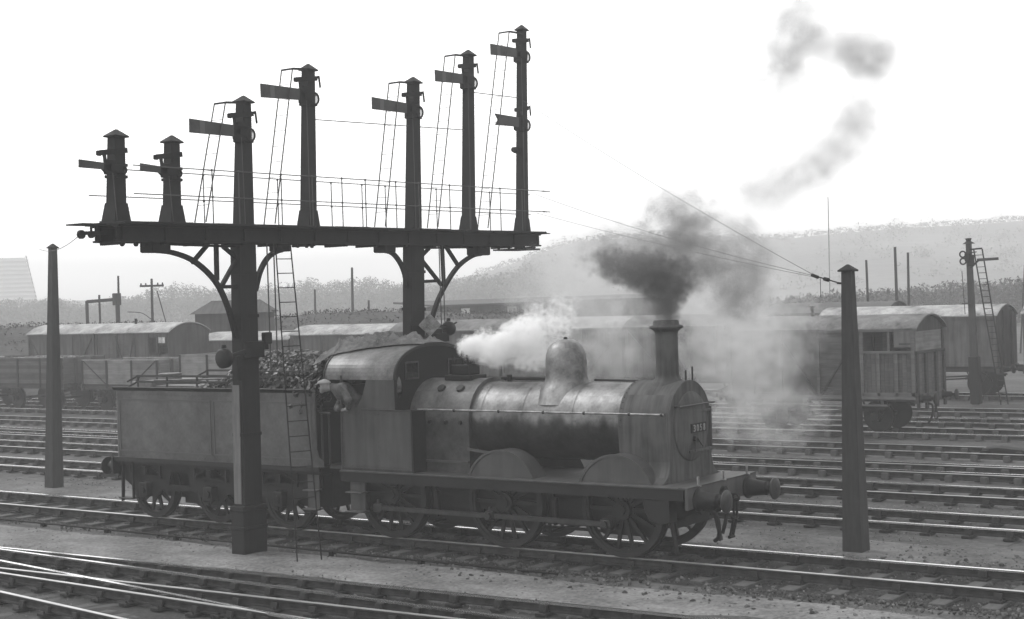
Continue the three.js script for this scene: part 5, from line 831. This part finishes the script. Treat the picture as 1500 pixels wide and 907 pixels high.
// ---------------------------------------------------------------- man leaning from the cab
{
  const smin = (a, b, k) => { const h = clamp(0.5 + 0.5 * (b - a) / k, 0, 1); return lerp(b, a, h) - k * h * (1 - h); };
  const capsule = (p, a, b, ra, rb) => { const bx = b[0] - a[0], by = b[1] - a[1], bz = b[2] - a[2], px = p[0] - a[0], py = p[1] - a[1], pz = p[2] - a[2], h = clamp((px * bx + py * by + pz * bz) / (bx * bx + by * by + bz * bz), 0, 1); return Math.hypot(px - bx * h, py - by * h, pz - bz * h) - lerp(ra, rb, h); };
  function field(bones, k, c, half, res, m, name, parent) {
    const mc = new MarchingCubes(res, m, false, false, 120000); mc.isolation = 0; mc.reset();
    for (let z = 0; z < res; z++) for (let y = 0; y < res; y++) for (let x = 0; x < res; x++) { const p = [c[0] + (x - res / 2) / (res / 2) * half, c[1] + (y - res / 2) / (res / 2) * half, c[2] + (z - res / 2) / (res / 2) * half]; let d = 9; for (const b of bones) d = smin(d, capsule(p, ...b), b[4] ?? k); mc.field[x + y * res + z * res * res] = -d; }
    mc.update(); const n = mc.count, g = new THREE.BufferGeometry(); g.setAttribute('position', new THREE.BufferAttribute(mc.positionArray.slice(0, n * 3), 3)); g.setAttribute('normal', new THREE.BufferAttribute(mc.normalArray.slice(0, n * 3), 3)); g.scale(half, half, half); g.translate(...c);
    return g;
  }
  const t = thing('person', 'man in dark work clothes and cap leaning out of the cab towards the tender', 'person', [-17.15, 1.33, 0.62]);
  // hips inside the cab, trunk bent out over the side sheet towards the tender, right forearm on the sheet
  const hip = [0.1, 0.95, 0.1], chest = [-0.22, 1.40, 0.42], neck = [-0.42, 1.50, 0.52], sh = [-0.12, 1.48, 0.58], el = [0.10, 1.28, 0.66], wr = [0.04, 1.12, 0.60];
  const cloth = [[[0.2, 0.02, -0.05], [0.18, 0.5, 0.0], 0.07, 0.09], [[0.18, 0.5, 0.0], [0.14, 0.92, 0.04], 0.09, 0.12], [[-0.05, 0.02, 0.1], [-0.02, 0.5, 0.16], 0.07, 0.09], [[-0.02, 0.5, 0.16], [0.06, 0.92, 0.14], 0.09, 0.12], [hip, [-0.06, 1.2, 0.28], 0.165, 0.165], [[-0.06, 1.2, 0.28], chest, 0.165, 0.185], [chest, neck, 0.17, 0.075], [chest, sh, 0.13, 0.105], [sh, el, 0.085, 0.065], [el, wr, 0.062, 0.048], [chest, [-0.42, 1.30, 0.24], 0.13, 0.09], [[-0.42, 1.30, 0.24], [-0.45, 1.08, 0.36], 0.08, 0.06], [[-0.45, 1.08, 0.36], [-0.28, 1.08, 0.5], 0.06, 0.05], [[0.2, 0.03, -0.05], [0.0, 0.03, -0.02], 0.05, 0.045], [[-0.05, 0.03, 0.1], [-0.25, 0.03, 0.14], 0.05, 0.045]];
  const body = new THREE.Mesh(merge([field(cloth, 0.05, [-0.1, 0.78, 0.28], 0.95, 100, M.body)]), mat(0.13, { r: 0.9, t: 'grime', k: 2 })); body.name = 'body'; body.castShadow = body.receiveShadow = true; t.add(body);
  const hx = -0.56, hy = 1.50, hz = 0.60; // head, face towards -x
  const headB = [[[hx + 0.02, hy + 0.06, hz], [hx + 0.03, hy + 0.02, hz], 0.095, 0.09], [[hx - 0.04, hy - 0.05, hz], [hx - 0.05, hy - 0.075, hz], 0.055, 0.045], [[hx - 0.09, hy + 0.01, hz], [hx - 0.115, hy - 0.02, hz], 0.014, 0.018, 0.015], [[hx + 0.02, hy, hz + 0.085], [hx + 0.03, hy - 0.03, hz + 0.085], 0.018, 0.012, 0.012], [[hx + 0.02, hy, hz - 0.085], [hx + 0.03, hy - 0.03, hz - 0.085], 0.018, 0.012, 0.012], [neck, [hx + 0.03, hy - 0.03, hz], 0.062, 0.06]];
  const skin = mat(0.22, { r: 0.6 });
  mesh('head', field(headB, 0.03, [hx, hy, hz], 0.2, 64, skin), skin, t);
  mesh('face', [new THREE.SphereGeometry(0.012, 8, 6).translate(hx - 0.075, hy + 0.015, hz + 0.035), new THREE.SphereGeometry(0.012, 8, 6).translate(hx - 0.075, hy + 0.015, hz - 0.035), box(0.012, 0.008, 0.05, hx - 0.097, hy - 0.06, hz)], mat(0.05), t);
  mesh('cap', [new THREE.SphereGeometry(0.125, 20, 10, 0, 2 * PI, 0, PI * 0.5).scale(1.1, 0.55, 1).translate(hx + 0.01, hy + 0.075, hz), xf(cyl(0.09, 0.1, 0.014, 0, 0, 0, 'y', 18), hx - 0.085, hy + 0.07, hz, 0, 0, 0.15)], mat(0.24, { r: 0.9 }), t);
  // hand resting on the side sheet: palm, four bent fingers, thumb
  const H0 = wr, hb = [[H0, [-0.02, 1.09, 0.575], 0.03, 0.036], [[-0.02, 1.09, 0.575], [-0.06, 1.09, 0.57], 0.034, 0.03]];
  [[-0.075, 0.60, 0.075], [-0.085, 0.575, 0.08], [-0.082, 0.55, 0.076], [-0.07, 0.528, 0.06]].forEach(([x, z, l]) => { hb.push([[x + 0.01, 1.093, z], [x - l * 0.45, 1.095, z + 0.004], 0.0105, 0.0095, 0.008]); hb.push([[x - l * 0.45, 1.095, z + 0.004], [x - l * 0.8, 1.07, z + 0.006], 0.0095, 0.008, 0.008]); });
  hb.push([[-0.02, 1.085, 0.605], [-0.06, 1.07, 0.635], 0.012, 0.011, 0.01]); hb.push([[-0.06, 1.07, 0.635], [-0.09, 1.06, 0.64], 0.011, 0.009, 0.008]);
  mesh('hand', field(hb, 0.02, [-0.05, 1.085, 0.58], 0.14, 64, skin), skin, t);
}

// ---------------------------------------------------------------- smoke and steam: clouds of fine flecks, each copy a loose tuft of them
function tuft(n, rad, size) {
  const p = [], N = [];
  for (let k = 0; k < n; k++) {
    let x, y, z; do { x = rr(-1, 1); y = rr(-1, 1); z = rr(-1, 1); } while (x * x + y * y + z * z > R());
    const th = rr(0, 2 * PI), nz = rr(-1, 1), sz = Math.sqrt(1 - nz * nz), nrm = V(sz * Math.cos(th), sz * Math.sin(th), nz), u = V(nrm.y, nrm.z, -nrm.x).cross(nrm).normalize(), v = nrm.clone().cross(u), s = size * rr(0.6, 1.4), ph = rr(0, 2 * PI);
    for (let q = 0; q < 3; q++) { const A = ph + q * 2.0944, e = V(x * rad, y * rad, z * rad).addScaledVector(u, Math.cos(A) * s * 0.577).addScaledVector(v, Math.sin(A) * s * 0.577); p.push(e.x, e.y, e.z); N.push(nrm.x, nrm.y, nrm.z); }
  }
  const g = new THREE.BufferGeometry(); g.setAttribute('position', new THREE.Float32BufferAttribute(p, 3)); g.setAttribute('normal', new THREE.Float32BufferAttribute(N, 3)); return g;
}
function flecks(name, label, blobs, albedo, o = {}) { // tau of a blob: how thick it is, seen through its middle
  const size = o.size ?? 0.004, rad = o.rad ?? 0.055, PER = Math.round((o.thin ?? 0.08) * PI * rad * rad * 0.6 / (0.2165 * size * size * 1.05)), area = 0.2165 * size * size * 1.05 * PER, D = new THREE.Object3D(), M4 = [];
  for (const b of blobs) {
    const ca = Math.cos(b.rot ?? 0), sa = Math.sin(b.rot ?? 0), want = b.tau * PI * b.r[0] * b.r[1] * 0.55 / area, f = b.f ?? 1.6;
    let made = 0;
    for (let tries = 0; tries < want * 30 && made < want; tries++) {
      let a, c, e, q; do { a = rr(-1, 1); c = rr(-1, 1); e = rr(-1, 1); q = a * a + c * c + e * e; } while (q > 1);
      const u = a * b.r[0], v = c * b.r[1], x = b.c[0] + u * ca - v * sa, y = b.c[1] + u * sa + v * ca, z = b.c[2] + e * b.r[2], edge = 1 - q;
      const w1 = vnoise(x * f * 0.9 + 3, y * f * 0.9, z * f * 0.9) - 0.5, w2 = vnoise(x * f * 0.9 - 8, y * f * 0.9 + 5, z * f * 0.9) - 0.5;
      const n = fbm(x * f + w1 * 1.6, y * f + w2 * 1.6, z * f + w1, 4), bil = 1 - Math.abs(2 * vnoise(x * f * 1.7 + w2, y * f * 1.7 + w1, z * f * 1.7) - 1);
      const den = sstep(b.lo ?? 0.42, b.hi ?? 0.72, n * 0.7 + bil * 0.3 + (edge - 0.4) * (b.e ?? 0.45)) * Math.min(1, edge * (b.soft ?? 2.2));
      if (R() > den) continue;
      D.position.set(x, y, z); D.rotation.set(rr(0, 6.28), rr(0, 6.28), rr(0, 6.28)); D.scale.setScalar(rr(0.8, 1.2)); D.updateMatrix(); M4.push(D.matrix.clone()); made++;
    }
  }
  const m = new THREE.MeshPhysicalMaterial({ roughness: 1, transmission: 0.5, thickness: 0, specularIntensity: 0 }); m.color.setRGB(albedo, albedo, albedo);
  const im = new THREE.InstancedMesh(tuft(PER, rad, size), m, M4.length); M4.forEach((q, i) => im.setMatrixAt(i, q));
  im.name = numbered(name); im.castShadow = im.receiveShadow = true; scene.add(im); console.log(im.name, M4.length);
  return tag(im, label, name, null, 'stuff');
}
R = rngOf(77);
flecks('smoke', 'dense dark smoke rolling from the locomotive chimney', [
  { c: [-10.92, 4.10, 0], r: [0.28, 0.30, 0.28], tau: 1.7, e: 0.9, lo: 0.3, hi: 0.6, f: 3 },
  { c: [-10.95, 4.40, 0.0], r: [0.48, 0.42, 0.42], tau: 1.7, f: 3.2 },
  { c: [-10.80, 4.72, -0.05], r: [0.54, 0.50, 0.44], tau: 1.4, f: 2.8 },
  { c: [-11.25, 4.80, 0.0], r: [0.74, 0.54, 0.5], tau: 1.7, f: 2.6, rot: -0.3 },
  { c: [-11.65, 4.86, -0.1], r: [0.80, 0.46, 0.5], tau: 1.5, rot: -0.3, f: 2.4, hi: 0.8 },
  { c: [-12.1, 4.9, -0.15], r: [0.75, 0.5, 0.5], tau: 0.35, rot: -0.2, f: 2.0, hi: 0.85 },
], 0.25, { size: 0.003, rad: 0.055, thin: 0.05 });
flecks('smoke', 'thin grey smoke lifting above the dense puff over the chimney', [
  { c: [-10.75, 5.1, -0.4], r: [1.05, 0.85, 0.8], tau: 0.9, f: 1.5, hi: 0.9 },
  { c: [-10.85, 5.65, -0.5], r: [0.95, 0.75, 0.6], tau: 0.6, f: 1.5, hi: 0.9 },
  { c: [-9.95, 4.75, -0.8], r: [0.85, 1.15, 0.8], tau: 0.75, f: 1.4, hi: 0.9 },
  { c: [-12.0, 5.2, -0.6], r: [1.4, 0.7, 0.7], tau: 0.3, f: 1.3, hi: 0.95 },
], 0.36, { size: 0.003, rad: 0.11, thin: 0.025 });
flecks('smoke', 'pale veil of smoke drifting down behind the engine towards the brake van', [
  { c: [-14.6, 4.6, -3], r: [2.4, 1.1, 1.4], tau: 0.45, f: 0.9, lo: 0.36, hi: 0.85 },
  { c: [-12.3, 4.5, -5], r: [2.0, 1.7, 1.6], tau: 0.45, f: 0.8, lo: 0.36, hi: 0.85 },
  { c: [-13.5, 3.0, -7.2], r: [1.9, 1.8, 1.8], tau: 0.58, f: 0.8, lo: 0.36, hi: 0.85 },
  { c: [-12.3, 3.7, -6.4], r: [1.7, 1.5, 1.6], tau: 0.35, f: 0.8, lo: 0.36, hi: 0.85 },
  { c: [-13.1, 1.6, -8.0], r: [2.0, 0.9, 1.5], tau: 0.35, f: 0.9, lo: 0.36, hi: 0.85 },
  { c: [-15.4, 3.4, -4.0], r: [2.6, 1.2, 1.5], tau: 0.45, f: 0.8, lo: 0.36, hi: 0.85 },
], 0.78, { size: 0.0025, rad: 0.17, thin: 0.016 });
{
  const hi = 0.88, lo = 0.32;
  flecks('smoke', 'detached wisps of smoke high above the hill at the right', [
    { c: [-9.5, 9.35, -2.5], r: [0.55, 0.7, 0.5], rot: 0.1, tau: 0.27, f: 1.4, lo, hi },
    { c: [-9.55, 8.9, -2.5], r: [0.68, 0.85, 0.6], rot: -0.1, tau: 0.38, f: 1.4, lo, hi },
    { c: [-9.85, 8.25, -2.5], r: [0.66, 0.85, 0.5], rot: -0.4, tau: 0.41, f: 1.4, lo, hi },
    { c: [-9.0, 8.72, -2.5], r: [0.75, 0.42, 0.4], rot: -0.3, tau: 0.32, f: 1.5, lo, hi },
    { c: [-8.3, 8.42, -2.5], r: [0.92, 0.56, 0.5], rot: -0.25, tau: 0.70, f: 1.5, lo, hi },
    { c: [-8.25, 7.7, -2.5], r: [0.6, 1.0, 0.5], rot: -0.1, tau: 0.25, f: 1.4, lo, hi },
    { c: [-8.7, 7.05, -2.5], r: [0.6, 0.85, 0.5], rot: -0.6, tau: 0.38, f: 1.4, lo, hi },
    { c: [-9.25, 6.55, -2.5], r: [1.0, 0.52, 0.6], rot: 0.35, tau: 0.38, f: 1.3, lo, hi },
    { c: [-10.1, 6.25, -2.5], r: [1.0, 0.62, 0.6], rot: 0.2, tau: 0.30, f: 1.2, lo, hi },
  ], 0.33, { size: 0.0025, rad: 0.15, thin: 0.012 });
}
flecks('steam', 'white steam blowing from the safety valves past the dome', [
  { c: [-15.1, 3.5, 0.0], r: [0.36, 0.28, 0.26], tau: 2.4, e: 0.7, lo: 0.36, hi: 0.6, f: 3.4 },
  { c: [-14.6, 3.5, 0.0], r: [0.66, 0.42, 0.36], tau: 2.4, f: 3.0 },
  { c: [-14.05, 3.72, -0.1], r: [0.72, 0.42, 0.36], tau: 1.9, f: 2.8, rot: 0.25 },
  { c: [-13.9, 3.35, -0.2], r: [0.6, 0.34, 0.3], tau: 1.6, f: 2.8 },
  { c: [-13.6, 4.0, -0.4], r: [0.8, 0.55, 0.4], tau: 0.6, f: 2.0, rot: 0.5 },
], 0.97, { size: 0.003, rad: 0.05, thin: 0.08 });

renderer.render(scene, camera);
